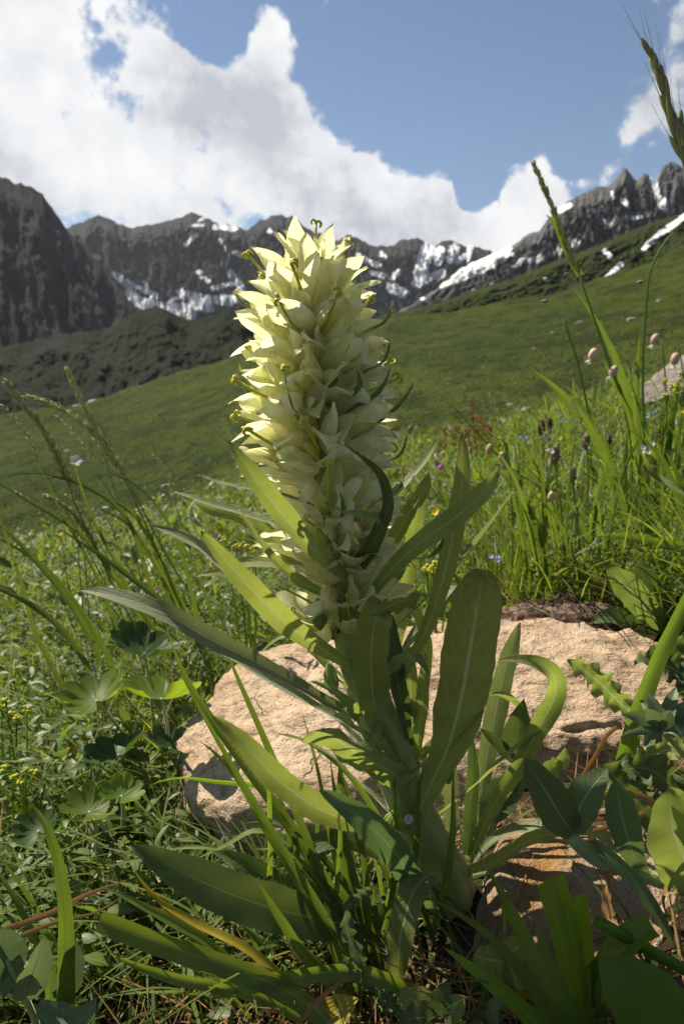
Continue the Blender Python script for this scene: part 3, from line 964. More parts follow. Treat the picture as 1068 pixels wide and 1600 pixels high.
def flower_mesh(k, L=0.027, open_=1.0, recurve=1.0):
    r_ = np.random.default_rng(100 + k)
    nv, nu = 15, 6
    J = Join()
    v = np.linspace(0, 1, nv)
    for q in range(5):
        th0 = q * 2 * np.pi / 5 + r_.normal(0, .05)
        l = L * r_.uniform(.90, 1.08)
        flare = r_.uniform(.5, 1.35) * recurve
        side = r_.normal(0, .15)
        u = np.linspace(-1, 1, nu + 1)
        Rv = np.interp(v, [0, .12, .35, .6, .8, 1], [.0022, .0046, .0066, .0078, .0086, .0090]) * open_
        Rv = Rv + np.clip(v - .60, 0, 1)**1.6 * .022 * flare - np.clip(v - .85, 0, 1) * 0.012 * r_.uniform(-.6, 1)
        vs = np.clip((v - .40) / .60, 0, 1)
        h = np.pi / 5 * np.where(v < .40, 1.03, 1.08 * (1 - vs**1.55))
        ang = th0 + h[:, None] * u[None] * (1 + side * vs[:, None] * .3) + side * vs[:, None]**2 * .4
        keel = .0010 * (1 - np.abs(u)**1.5)[None] * np.sin(v * np.pi)[:, None]
        edge = -.0022 * vs[:, None] * (np.abs(u)**2)[None] * r_.uniform(-.4, 1.2)
        rip = .0009 * np.sin(v * 14 + r_.uniform(0, 6))[:, None] * (u**2 * np.sign(u))[None] * vs[:, None]
        rr = Rv[:, None] + keel + edge + rip
        z = l * v[:, None] * np.ones_like(u)[None] * (1 - .12 * np.clip(flare - .6, 0, 1) * vs[:, None])
        V = np.stack([rr * np.cos(ang), rr * np.sin(ang), z], -1)
        uv = np.stack(np.broadcast_arrays((u[None] + 1) / 2, v[:, None]), -1).reshape(-1, 2)
        J.add(V, grid_faces(nv, nu + 1), uv, r_.uniform(0, .4))
    me = J.mesh('flower', M['petal'])
    return me


def style_mesh(k, L=0.027):
    r_ = np.random.default_rng(300 + k)
    J = Join()
    bend = r_.normal(0, .0018, 2)
    tip = L * r_.uniform(1.02, 1.30)
    P = np.array([[0, 0, L * .15], [bend[0] * .4, bend[1] * .4, L * .7], [bend[0], bend[1], tip]])
    J.add(*tube(P, [.0008, .0007, .00055, .0006], 6, 8))
    for q in range(3):
        a = q * 2.094 + r_.uniform(0, 6)
        d = np.array([math.cos(a), math.sin(a), 0])
        t = np.linspace(0, 1, 7)
        cr = .0011 * r_.uniform(.8, 1.25)
        ph = t * r_.uniform(3.4, 4.6)
        pts = P[2] + d[None] * (cr * (1 - np.cos(ph)))[:, None] + np.array([0, 0, 1])[None] * (cr * np.sin(ph) * 1.1)[:, None]
        J.add(*tube(pts, [.0007, .0006, .0004], 5, 8))
    return J.mesh('style', M['style'])


def build_bellflower():
    root = thing('bellflower', 'tall pale yellow bellflower spike with hairy green leaves rising in front of the pink boulder', 'flower', stem_pts[0])
    # stem, ribbed
    rad = [.0150, .0135, .0120, .0112, .0108, .0105, .0100, .0085, .0070, .0055, .0040, .0025]
    V, F, uv = tube(stem_pts, rad, 28, 110)
    nb = 28
    th = np.arange(len(V)) % nb
    rib = 1 + .0
    V2 = V.copy()
    ctr = np.repeat(spline(stem_pts, 111), nb, axis=0)
    V2[:len(ctr)] = ctr + (V[:len(ctr)] - ctr) * (1 + .07 * np.sin(th[:len(ctr)] * 2 * np.pi / nb * 7) + .10 * fbm(V[:len(ctr)] * 90, 3))[:, None]
    link('stem', mk_mesh('stem', V2, F, M['stem'], uv), root)
    for _ in range(11000):
        i = random.randint(0, len(ctr) - nb - 1)
        if V2[i][2] > stem_pts[6][2] + .02: continue
        d = unit(V2[i] - ctr[i])
        HAIR['hair'].append((V2[i] * .5 + V2[i + 1] * .5, unit(d + rng.normal(0, .3, 3)) * random.uniform(.0016, .0042)))

    # leaves: material, width px, profile, (roll base, roll tip), fold, wave, serration, points
    LV = [
        ('leaf', 44, 'long', (12, 25), .30, .08, 0, [(552, 905, -.012), (500, 868, -.040), (450, 815, -.052), (405, 758, -.058), (375, 715, -.058), (355, 687, -.055)]),
        ('leaf', 47, 'lance', (-5, 20), .22, .06, 0, [(548, 1040, -.010), (490, 1005, -.030), (440, 968, -.045), (385, 912, -.055), (340, 862, -.06), (312, 828, -.062)]),
        ('leaf', 16, 'bract', (30, 60), .3, .1, 0, [(314, 836, -.062), (302, 815, -.064), (298, 798, -.060), (305, 782, -.055)]),
        ('leaf_grey', 40, 'lance', (20, 65), .3, .1, 0, [(545, 1000, .0), (470, 975, -.010), (400, 935, -.015), (345, 882, -.018), (300, 848, -.02), (236, 823, -.02)]),
        ('leaf', 34, 'lance', (35, 15), .25, .08, 0, [(530, 905, .0), (470, 885, .0), (415, 832, .0), (370, 806, .0), (325, 795, .0), (300, 780, 0)]),
        ('leaf_grey', 26, 'long', (50, 72), .3, .06, 0, [(525, 850, -.01), (440, 822, -.01), (360, 797, -.012), (310, 782, -.014), (263, 766, -.014)]),
        ('leaf_grey', 12, 'long', (50, 70), .3, .06, 0, [(490, 790, -.015), (430, 770, -.02), (370, 760, -.022), (335, 752, -.022), (310, 740, -.022)]),
        ('leaf', 24, 'lance', (20, 30), .2, .1, 0, [(530, 930, .01), (470, 890, .02), (420, 878, .026), (375, 880, .03), (310, 900, .03)]),
        ('leaf', 20, 'lance', (20, 40), .2, .1, 0, [(470, 985, .0), (415, 925, .008), (370, 900, .01), (340, 895, .01), (305, 902, .01)]),
        ('leaf', 22, 'bract', (30, 10), .2, .1, 0, [(500, 925, -.03), (440, 885, -.036), (400, 835, -.04), (372, 790, -.04)]),
        ('leaf_grey', 44, 'long', (48, 30), .28, .07, 0, [(560, 1125, -.012), (500, 1090, -.03), (420, 1045, -.05), (330, 1000, -.065), (250, 955, -.072), (185, 932, -.07), (122, 922, -.066)]),
        ('leaf_grey', 30, 'long', (55, 60), .28, .07, 0, [(612, 1175, -.01), (540, 1130, -.016), (460, 1085, -.024), (390, 1045, -.03), (300, 985, -.034), (262, 955, -.036)]),
        ('leaf', 60, 'cut', (-25, -60), .2, .10, 0, [(625, 1215, -.014), (590, 1195, -.035), (550, 1172, -.055), (515, 1150, -.068), (490, 1142, -.082)]),
        ('leaf', 52, 'lance', (-10, 5), .25, .07, .10, [(640, 1290, .0), (560, 1285, -.025), (495, 1262, -.04), (430, 1215, -.045), (375, 1155, -.045), (330, 1117, -.042)]),
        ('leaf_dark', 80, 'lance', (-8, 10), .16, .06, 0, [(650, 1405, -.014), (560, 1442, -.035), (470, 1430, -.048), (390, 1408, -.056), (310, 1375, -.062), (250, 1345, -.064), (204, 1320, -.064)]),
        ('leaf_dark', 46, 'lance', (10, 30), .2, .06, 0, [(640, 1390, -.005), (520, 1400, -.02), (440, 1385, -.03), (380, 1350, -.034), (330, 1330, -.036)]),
        ('leaf_blue', 58, 'lance', (-20, 25), .18, .08, .05, [(668, 1420, -.020), (645, 1380, -.034), (615, 1330, -.044), (570, 1285, -.05), (530, 1255, -.054), (500, 1235, -.056)]),
        ('leaf', 54, 'lance', (35, -5), .2, .10, .12, [(700, 1375, -.016), (668, 1368, -.034), (645, 1395, -.048), (630, 1440, -.058), (622, 1490, -.062), (622, 1545, -.064)]),
        ('leaf', 88, 'blunt', (5, -12), .16, .05, .05, [(650, 1275, -.012), (672, 1228, -.024), (702, 1160, -.030), (722, 1080, -.030), (738, 990, -.026), (755, 890, -.020)]),
        ('leaf', 38, 'long', (8, 0), .22, .07, 0, [(622, 1060, -.010), (658, 1000, -.016), (690, 910, -.020), (710, 820, -.020), (722, 740, -.018), (721, 675, -.014)]),
        ('leaf', 42, 'long', (-22, -10), .25, .06, 0, [(570, 945, -.010), (610, 892, -.024), (660, 845, -.032), (715, 805, -.036), (755, 768, -.036), (782, 730, -.034)]),
        ('leaf', 34, 'lance', (-20, -40), .3, .08, 0, [(575, 910, .0), (612, 850, .004), (640, 800, .006), (665, 762, .006), (672, 730, .006)]),
        ('leaf_grey', 24, 'lance', (-40, -55), .3, .1, 0, [(560, 870, .008), (600, 792, .014), (636, 752, .016), (662, 722, .016), (683, 685, .016)]),
        ('leaf', 30, 'long', (10, 10), .2, .08, 0, [(600, 1080, .012), (628, 960, .02), (640, 870, .024), (650, 810, .026), (658, 760, .026)]),
        ('leaf_dark', 34, 'bract', (10, -35), .3, .1, 0, [(560, 880, -.020), (592, 830, -.036), (607, 780, -.045), (590, 735, -.05), (555, 706, -.054), (526, 684, -.056)]),
        ('leaf', 20, 'bract', (20, 60), .3, .2, 0, [(600, 815, -.036), (580, 806, -.044), (545, 802, -.05), (505, 785, -.05)]),
        ('leaf', 62, 'cut', (14, -8), .22, .10, 0, [(588, 1115, -.014), (580, 1060, -.030), (580, 1010, -.038), (588, 965, -.042), (602, 945, -.046)]),
        ('leaf', 42, 'cut', (40, 55), .25, .2, .15, [(590, 962, -.044), (610, 946, -.050), (632, 938, -.053), (652, 936, -.052)]),
        ('leaf_dark', 34, 'lance', (12, 10), .2, .08, 0, [(640, 1165, .0), (632, 1120, -.006), (620, 1060, -.012), (614, 1000, -.014), (612, 960, -.012)]),
        ('leaf', 24, 'long', (20, 30), .25, .05, 0, [(650, 1180, .006), (655, 1110, .010), (665, 1040, .014), (655, 970, .02), (620, 920, .026)]),
        ('leaf', 30, 'long', (20, 10), .2, .05, 0, [(652, 1210, .006), (645, 1150, .008), (640, 1060, .012), (633, 1000, .014)]),
        ('leaf', 26, 'long', (-14, -10), .25, .05, 0, [(648, 1240, .004), (652, 1160, .0), (660, 1090, -.002), (664, 1020, .0)]),
        ('leaf_grey', 40, 'long', (8, 12), .2, .05, 0, [(745, 1330, .016), (752, 1230, .026), (770, 1130, .034), (790, 1040, .038), (812, 972, .038)]),
        ('leaf', 40, 'long', (-16, 30), .28, .06, .06, [(735, 1345, .006), (765, 1270, .004), (808, 1200, .0), (845, 1130, -.004), (868, 1080, -.01), (858, 1048, -.018), (822, 1032, -.022), (778, 1032, -.022)]),
        ('leaf_grey', 32, 'long', (10, 20), .22, .05, 0, [(700, 1330, .008), (704, 1260, .010), (700, 1190, .012), (705, 1130, .014)]),
        ('leaf', 30, 'cut', (-30, -48), .25, .08, .08, [(725, 1365, .0), (775, 1345, -.010), (830, 1312, -.020), (890, 1298, -.026), (955, 1312, -.028)]),
        ('leaf_grey', 26, 'lance', (-30, -50), .25, .08, 0, [(735, 1355, .004), (790, 1300, -.004), (850, 1290, -.012), (905, 1290, -.014), (938, 1296, -.014)]),
        ('leaf_dark', 44, 'lance', (10, 10), .2, .06, 0, [(735, 1340, .012), (760, 1280, .014), (790, 1230, .016), (815, 1190, .018)]),
        ('leaf_dark', 26, 'blade', (10, 10), .2, .05, 0, [(730, 1330, .008), (735, 1260, .012), (738, 1190, .014), (730, 1130, .016)]),
        ('leaf', 26, 'bract', (10, 30), .25, .1, 0, [(560, 1120, -.016), (535, 1092, -.026), (515, 1076, -.030), (480, 1064, -.03)]),
        ('leaf_dark', 36, 'lance', (-10, 20), .2, .06, 0, [(660, 1370, .0), (590, 1330, -.012), (530, 1310, -.02), (470, 1330, -.024), (420, 1385, -.024)]),
    ]
    for (mt, w, prof, roll, fold, wave, serr, pts) in LV:
        P = px_pts(pts)
        V, F, uv = ribbon(P, wpx(w * (1 if w > 80 else .86), P[len(P) // 2]), prof, roll, fold, wave * 1.3, random.uniform(1.5, 3), serr, 16, nseg=34, nac=8, hair=.0017)
        link('leaf', mk_mesh('leaf', V, F, M[mt], uv), root)

    # narrow leaves crowding the stem
    rs = random.Random(5)
    for k in range(20):
        py = rs.uniform(985, 1340); i = int(np.argmin(np.abs(SPINE[:, 2] - PY(600, py, STEM_Y)[2])))
        b = SPINE[i]; az = k * 2.4 + rs.uniform(-.4, .4)
        hd = np.array([math.cos(az), math.sin(az), 0]); up = np.array([0, 0, 1.0]); l = rs.uniform(.045, .095); dr = rs.uniform(-.1, .35)
        P = [b + hd * .006, b + (hd * .38 + up * .30) * l, b + (hd * .66 + up * (.62 - dr * .4)) * l, b + (hd * .86 + up * (.85 - dr * 1.5)) * l]
        V, F, uv = ribbon(P, rs.uniform(.007, .0105), 'long', (rs.uniform(-30, 30), rs.uniform(-50, 50)), .3, .1, 2, nseg=24, nac=6, hair=.0015, ref=b + hd * .2 + up * .5)
        link('leaf', mk_mesh('leaf', V, F, M[rs.choice(['leaf', 'leaf', 'leaf_grey'])], uv), root)

    # flowers on the spike, spiral order
    fm = [flower_mesh(k, open_=1.12 + .10 * (k % 3), recurve=1.6 - .2 * (k % 4)) for k in range(9)]
    sm = [style_mesh(k) for k in range(6)]
    NF = 80
    for i in range(NF):
        t = (i + .5) / NF
        py = 945 - (945 - 456) * t**0.96
        az = i * 2.39996 + random.uniform(-.14, .14)
        # the lower front is thin, as some flowers have dropped
        front = -math.sin(az)
        if py > 745 and front > .1 and random.random() < .62: continue
        px = np.interp(py, [405, 480, 600, 740, 860, 960], [484, 486, 492, 505, 525, 545])
        ax = PY(px, py, STEM_Y)
        out = np.interp(t, [0, .15, .5, .8, .93, 1], [42, 54, 62, 56, 36, 8]) + random.uniform(-7, 7)
        o = R(out)
        d = np.array([math.cos(az) * math.sin(o), math.sin(az) * math.sin(o), math.cos(o)])
        d = unit(d + np.array([-.10, 0, 0]) * (1 - t))
        s = np.interp(t, [0, .2, .6, .9, 1], [1.08, 1.20, 1.30, 1.20, 1.02]) * random.uniform(.92, 1.1)
        base = ax + np.array([math.cos(az), math.sin(az), 0]) * .0058 * (1 - t * .6)
        q = Vector(d).to_track_quat('Z', 'Y') @ Euler((0, 0, random.uniform(0, 6.28))).to_quaternion()
        f = bpy.data.objects.new('flower', fm[random.randrange(9)]); C.objects.link(f)
        f.parent = root; f.matrix_parent_inverse = parent_inv(root)
        f.location = base; f.rotation_mode = 'QUATERNION'; f.rotation_quaternion = q; f.scale = (s, s, s)
        if random.random() < .5:
            y = bpy.data.objects.new('style', sm[random.randrange(6)]); C.objects.link(y)
            y.parent = f
        mw = np.array(Matrix.LocRotScale(Vector(base), q, Vector((s, s, s))))
        for _ in range(16):
            th, v_ = random.uniform(0, 6.28), random.uniform(.2, .95)
            lp = np.array([.0085 * math.cos(th), .0085 * math.sin(th), .027 * v_, 1])
            wp = (mw @ lp)[:3]
            HAIR['petal_hair'].append((wp, unit(mw[:3, :3] @ np.array([math.cos(th), math.sin(th), .6]) / s + rng.normal(0, .4, 3)) * random.uniform(.0015, .0035)))
        # bract below the flower
        if random.random() < (.65 if t < .8 else .25):
            bl = np.interp(t, [0, .5, 1], [.034, .030, .018]) * random.uniform(.8, 1.25)
            a2 = az + random.choice((-1, 1)) * random.uniform(.35, .6)
            hd = np.array([math.cos(a2), math.sin(a2), 0.0]); sd_ = np.array([-hd[1], hd[0], 0])
            up = np.array([0, 0, 1.0])
            b0 = base + hd * .012 + up * .004
            sw = sd_ * random.uniform(-.35, .35)
            P = [b0, b0 + (hd * .42 + up * .25 + sw * .3) * bl, b0 + (hd * .72 + up * random.uniform(.35, .6) + sw) * bl, b0 + (hd * .86 + up * random.uniform(.6, 1.0) + sw * 1.7) * bl]
            V, F, uv = ribbon(P, .0046 * random.uniform(.8, 1.25), 'bract', (random.uniform(-30, 30), random.uniform(-60, 60)), .3, .12, 2, nseg=16, nac=4, hair=.0014, ref=b0 + hd * .1 + up * .2)
            link('bract', mk_mesh('bract', V, F, M['bract'], uv), root)
    # single flowers standing clear of each other at the thin foot of the spike: base and tip
    for (bx, by, bd, tx, ty, td, s) in [(546, 985, -.009, 546, 890, -.030, .92), (560, 950, -.008, 606, 862, -.022, 1.05), (520, 965, -.008, 440, 905, -.020, 1.05), (520, 905, -.010, 480, 810, -.030, 1.2),
                                        (545, 880, -.010, 570, 780, -.036, 1.2), (512, 1000, -.008, 470, 962, -.014, .8), (512, 815, -.010, 510, 705, -.044, 1.2), (530, 860, -.008, 590, 800, -.020, 1.0)]:
        b0, d = PY(bx, by, STEM_Y + bd), None
        d = unit(PY(tx, ty, STEM_Y + td) - b0)
        f = bpy.data.objects.new('flower', fm[random.randrange(9)]); C.objects.link(f)
        f.parent = root; f.matrix_parent_inverse = parent_inv(root)
        f.location = b0; f.rotation_mode = 'QUATERNION'
        f.rotation_quaternion = Vector(d).to_track_quat('Z', 'Y') @ Euler((0, 0, random.uniform(0, 6.28))).to_quaternion(); f.scale = (s, s, s)
        y = bpy.data.objects.new('style', sm[random.randrange(6)]); C.objects.link(y)
        y.parent = f
    # pale buds in the axils lower on the stem
    for (px, py, dy) in [(520, 1085, -.016), (500, 985, -.02), (648, 1120, 0), (600, 1300, -.016), (645, 1255, -.014), (585, 1175, -.014), (628, 1205, -.012), (700, 1225, .0)]:
        c = PY(px, py, STEM_Y + dy)
        b = bpy.data.objects.new('bud', bud_mesh()); C.objects.link(b)
        b.parent = root; b.matrix_parent_inverse = parent_inv(root)
        b.location = c; b.rotation_euler = (random.uniform(-.3, .3), random.uniform(-.8, .3), random.uniform(0, 6)); b.scale = (1, 1, 1)
    for k, nm in (('hair', 'hair'), ('petal_hair', 'hair')):
        H = HAIR[k]
        B = np.array([h[0] for h in H]); D = np.array([h[1] for h in H])
        S = unit(np.cross(D, rng.normal(size=D.shape))) * .00005
        V = np.stack([B - S, B + S, B + D], 1).reshape(-1, 3)
        me = mk_mesh('hair', V, np.arange(len(V)).reshape(-1, 3), M[k], np.tile([[.5, .5]], (len(V), 1)))
        tag(link(nm, me, root), kind='stuff')
    return root


_bud = []


def bud_mesh():
    if not _bud:
        J = Join()
        for q in range(6):
            a = q * 1.047
            d = np.array([math.cos(a), math.sin(a), 0])
            P = [d * .0008, d * .0034 + np.array([0, 0, .005]), d * .0030 + np.array([0, 0, .011]), d * .0006 + np.array([0, 0, .017])]
            J.add(*ribbon(P, .0055, 'ovate', (0, 0), -.2, .05, nseg=8, nac=3, ref=d * 2), .3)
        _bud.append(J.mesh('bud', foliage('bud', (0.30, 0.36, 0.10), (0.42, 0.50, 0.10), .4, .5, nscale=150)))
    return _bud[0]


build_bellflower()


# ------------------------------------------------------------------ meadow that nobody could count
def blades(n, B, H, az, lean, curve, W, seg, tint):
    s = np.linspace(0, 1, seg + 1)
    dr = np.stack([np.cos(az), np.sin(az), 0 * az], -1)
    up = np.array([0, 0, 1.0])
    ta = az + rng.uniform(-1.2, 1.2, n) + np.pi / 2
    sd = np.stack([np.cos(ta), np.sin(ta), 0 * ta], -1)
    hor = lean[:, None] * s[None] + curve[:, None] * s[None]**2.2
    ver = s[None] * (1 - .35 * curve[:, None] * s[None]**1.6) * np.sqrt(np.maximum(1 - lean**2 * .5, .2))[:, None]
    P = B[:, None] + dr[:, None] * (H[:, None] * hor)[..., None] + up * (H[:, None] * ver)[..., None]
    w = W[:, None] * np.interp(s, [0, .3, .7, 1], [.75, 1, .7, .06])[None]
    V = np.stack([P - sd[:, None] * w[..., None] / 2, P + sd[:, None] * w[..., None] / 2], 2)     # n, seg+1, 2, 3
    base = (np.arange(n) * (seg + 1) * 2)[:, None, None]
    k = np.arange(seg)[None, :, None] * 2
    F = (base + k + np.array([0, 1, 3, 2])[None, None]).reshape(-1, 4)
    uv = np.stack(np.broadcast_arrays(np.array([0., 1.])[None, None], s[None, :, None] * np.ones((n, 1, 1))), -1)
    return V.reshape(-1, 3), F, uv.reshape(-1, 2), np.repeat(tint, (seg + 1) * 2)


def leaflets(P, D, Nn, L, W, tint, fold=.25):
    n = len(P)
    t = np.array([0, .2, .45, .7, 1.0]); pw = np.array([.15, .8, 1, .75, .05])
    u = np.array([-1, 0, 1.0])
    S = unit(np.cross(D, Nn)); Nn = unit(np.cross(S, D))
    c = P[:, None] + D[:, None] * (L[:, None] * t[None])[..., None] - Nn[:, None] * (L[:, None] * .22 * t[None]**2)[..., None]
    V = c[:, :, None] + S[:, None, None] * (W[:, None] * .5 * pw[None])[:, :, None, None] * u[None, None, :, None] \
        + Nn[:, None, None] * (W[:, None] * .5 * pw[None] * fold)[:, :, None, None] * np.abs(u)[None, None, :, None]
    base = (np.arange(n) * 15)[:, None]
    F = (base[:, :, None] + grid_faces(5, 3)[None]).reshape(-1, 4)
    uv = np.stack(np.broadcast_arrays(((u + 1) / 2)[None, None], t[None, :, None] * np.ones((n, 1, 1))), -1)
    return V.reshape(-1, 3), F, uv.reshape(-1, 2), np.repeat(tint, 15)


def scatter(n, y0, y1, a0=-.8, a1=.8, power=1.0, clear=0.012):
    Yv = np.exp(rng.uniform(math.log(y0), math.log(y1), n * 2))
    Av = rng.uniform(a0, a1, n * 2)
    X = Av * Yv
    ok = ~in_rock(X, Yv, clear)
    # keep the ground bare close round the foot of the stem and along the line to it
    ok &= ~((np.hypot(X - .064, Yv - .33) < .035))
    return X[ok][:n], Yv[ok][:n]


def clumps(x, y, sc=5.0, z=0.0):
    return np.clip(.5 + 1.25 * fbm(st3(x * sc, y * sc, z), 3), 0, 1)


def build_meadow():
    # fine grass
    X, Yv = scatter(30000, .42, 4.6, power=1)
    n = len(X)
    right = sstep(.05, .35, X / Yv)
    H = (rng.uniform(.03, .085, n) + right * rng.uniform(0, .06, n)) * np.interp(Yv, [.4, .8, 3, 4.6], [.7, 1, 1.1, .8]) * (1 - .45 * sstep(2.3, 3.6, Yv)) * (.45 + 1.1 * clumps(X, Yv))
    B = np.stack([X, Yv, ground_z(X, Yv) - .004], -1)
    V, F, uv, ti = blades(n, B, H, rng.uniform(0, 6.28, n) , rng.uniform(0, .55, n), rng.uniform(0, .9, n), (.0013 + .0011 * Yv) * rng.uniform(.7, 1.5, n), 5, rng.uniform(-.45, .55, n) + .5 * clumps(X, Yv, 3.0, 9.0) - .1)
    tag(link('meadow_grass', mk_mesh('meadow_grass', V, F, M['meadow'], uv, ti)), 'short green meadow grass covering the slope behind the boulder', 'grass', kind='stuff')
    # longer, broader blades
    X, Yv = scatter(3600, .50, 3.4)
    n = len(X)
    right = sstep(.05, .3, X / Yv)
    H = (rng.uniform(.05, .12, n) + right * rng.uniform(0, .08, n)) * np.interp(Yv, [.4, .7, 3], [.6, 1, 1])
    B = np.stack([X, Yv, ground_z(X, Yv) - .004], -1)
    V, F, uv, ti = blades(n, B, H, rng.uniform(0, 6.28, n), rng.uniform(.05, .6, n), rng.uniform(.1, 1.0, n), (.0032 + .0012 * Yv) * rng.uniform(.7, 1.5, n), 8, rng.uniform(-.3, .6, n))
    tag(link('meadow_blades', mk_mesh('meadow_blades', V, F, M['blade'], uv, ti)), 'broader arching grass blades mixed through the meadow', 'grass', kind='stuff')
    # tussocks on the far slope
    n = 42000
    Yv = np.exp(rng.uniform(math.log(9.0), math.log(150), n)); X = rng.uniform(-.75, .75, n) * Yv
    cl = clumps(X, Yv, .12, 1.0) * clumps(X, Yv, .9, 6.0)
    kp = rng.uniform(size=n) < .25 + 2.2 * cl
    X, Yv, cl = X[kp], Yv[kp], cl[kp]; n = len(X)
    B = np.stack([X, Yv, ground_z(X, Yv) - .01], -1)
    V, F, uv, ti = blades(n, B, rng.uniform(.03, .10, n) * (1 + Yv / 90), rng.uniform(0, 6.28, n), rng.uniform(.1, .8, n), rng.uniform(0, .6, n), rng.uniform(.015, .05, n) * (1 + Yv / 50), 3, rng.uniform(-.5, .3, n))
    tag(link('slope_tussocks', mk_mesh('slope_tussocks', V, F, M['tussock'], uv, ti)), 'grass tussocks roughening the far green slope', 'grass', kind='stuff')
    # leafy herbs
    X, Yv = scatter(30000, .36, 3.8)
    kp = rng.uniform(size=len(X)) < (.15 + 1.1 * clumps(X, Yv, 7.0, 4.0))
    X, Yv = X[kp], Yv[kp]
    n = len(X)
    left = 1 - sstep(-.25, .1, X / Yv)
    zz = rng.uniform(0, 1, n)**1.3 * np.interp(Yv, [.36, .6, 1.5, 3.5], [.025, .05, .07, .06]) * (1 + .5 * left) * (.4 + 1.2 * clumps(X, Yv, 7.0, 4.0))
    P = np.stack([X, Yv, ground_z(X, Yv) + zz], -1)
    az = rng.uniform(0, 6.28, n); el = rng.normal(.35, .4, n)
    D = np.stack([np.cos(az) * np.cos(el), np.sin(az) * np.cos(el), np.sin(el)], -1)
    Nn = unit(np.array([0, 0, 1.0]) + rng.normal(0, .45, (n, 3)))
    L = rng.uniform(.006, .020, n) * np.interp(Yv, [.36, 1, 3.5], [.85, 1.2, 1.8]) * np.where(rng.uniform(size=n) < .07, 2.0, 1.0)
    V, F, uv, ti = leaflets(P, D, Nn, L, L * rng.uniform(.22, .55, n), rng.uniform(-.5, .45, n) + .5 * clumps(X, Yv, 4.0, 2.0))
    tag(link('meadow_herbs', mk_mesh('meadow_herbs', V, F, M['herb'], uv, ti)), 'small leafy herbs filling the meadow between the grass', 'herbs', kind='stuff')
    # pale and dry bits among the green
    X, Yv = scatter(2600, .40, 3.8)
    n = len(X)
    B = np.stack([X, Yv, ground_z(X, Yv) + rng.uniform(0, .035, n)], -1)
    V, F, uv, ti = blades(n, B, rng.uniform(.015, .06, n) * np.interp(Yv, [.4, 3], [.9, 1.5]), rng.uniform(0, 6.28, n), rng.uniform(.5, 1.3, n), rng.uniform(0, .5, n), (.0009 + .0008 * Yv) * rng.uniform(.7, 1.6, n), 4, rng.uniform(-.4, .5, n))
    tag(link('dry_grass', mk_mesh('dry_grass', V, F, M['straw'], uv, ti)), 'dry straw coloured grass scattered through the meadow', 'grass', kind='stuff')
    # litter on the bare soil in front
    X, Yv = scatter(1500, .235, .42, -.62, .62, clear=-.004)
    n = len(X)
    B = np.stack([X, Yv, ground_z(X, Yv) + rng.uniform(.0, .012, n)], -1)
    V, F, uv, ti = blades(n, B, rng.uniform(.01, .05, n), rng.uniform(0, 6.28, n), rng.uniform(.8, 1.4, n), rng.uniform(-.2, .3, n), rng.uniform(.0005, .0016, n), 5, rng.uniform(-.6, .2, n))
    V[:, 2] = np.maximum(V[:, 2] - .004, ground_z(V[:, 0], V[:, 1]) + .0006)
    tag(link('straw_litter', mk_mesh('straw_litter', V, F, M['straw'], uv, ti)), 'brown straw litter lying on the soil round the plants', 'litter', kind='stuff')
    # low growth in front: grass and small leaves
    X, Yv = scatter(1500, .25, .46, -.75, .62, clear=.0)
    keep = ((X / Yv < .05) & (Yv > .30)) | (rng.uniform(size=len(X)) < .35)
    X, Yv = X[keep], Yv[keep]
    n = len(X)
    B = np.stack([X, Yv, ground_z(X, Yv) - .003], -1)
    V, F, uv, ti = blades(n, B, rng.uniform(.02, .065, n), rng.uniform(0, 6.28, n), rng.uniform(.1, .8, n), rng.uniform(.1, 1.1, n), rng.uniform(.0012, .0036, n), 9, rng.uniform(-.45, .5, n))
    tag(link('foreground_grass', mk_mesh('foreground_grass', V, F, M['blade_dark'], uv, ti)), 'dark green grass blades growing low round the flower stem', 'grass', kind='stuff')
    X, Yv = scatter(620, .30, .85, -.62, .0, clear=.01)
    n = len(X)
    B = np.stack([X, Yv, ground_z(X, Yv) - .003], -1)
    V, F, uv, ti = blades(n, B, rng.uniform(.05, .13, n) * np.interp(Yv, [.3, .5], [.6, 1]), rng.normal(3.0, 1.3, n), rng.uniform(.2, .9, n), rng.uniform(.1, .9, n), rng.uniform(.0010, .0034, n), 10, rng.uniform(-.3, .6, n))
    tag(link('leaning_grass', mk_mesh('leaning_grass', V, F, M['blade'], uv, ti)), 'thin leaning grass blades tangled through the herbs left of the boulder', 'grass', kind='stuff')
    X, Yv = scatter(2600, .25, .50, -.75, .62, clear=.002)
    keep = ((X / Yv < -.05) & (Yv > .315)) | (rng.uniform(size=len(X)) < .12)
    X, Yv = X[keep], Yv[keep]
    n = len(X)
    P = np.stack([X, Yv, ground_z(X, Yv) + rng.uniform(0, 1, n)**1.5 * .045 * np.interp(X / Yv, [-.5, 0], [1, .35])], -1)
    az = rng.uniform(0, 6.28, n); el = rng.normal(.3, .4, n)
    D = np.stack([np.cos(az) * np.cos(el), np.sin(az) * np.cos(el), np.sin(el)], -1)
    L = rng.uniform(.006, .017, n)
    V, F, uv, ti = leaflets(P, D, unit(np.array([0, 0, 1.0]) + rng.normal(0, .45, (n, 3))), L, L * rng.uniform(.3, .65, n), rng.uniform(-.35, .5, n))
    tag(link('ground_cover', mk_mesh('ground_cover', V, F, M['herb'], uv, ti)), 'small dark leaves of ground cover in front of the boulder', 'herbs', kind='stuff')
    # soil crumbs and grit
    X, Yv = scatter(1400, .235, .40, -.6, .62, clear=-.01)
    J = Join()
    ico = ellipsoid((0, 0, 0), (1, 1, 1), 6, 4)
    for x, y in zip(X, Yv):
        s = abs(rng.normal(0, .0016)) + .0006
        J.add(ico[0] * s * rng.uniform(.6, 1.3, 3) + on_ground(x, y), ico[1], ico[2])
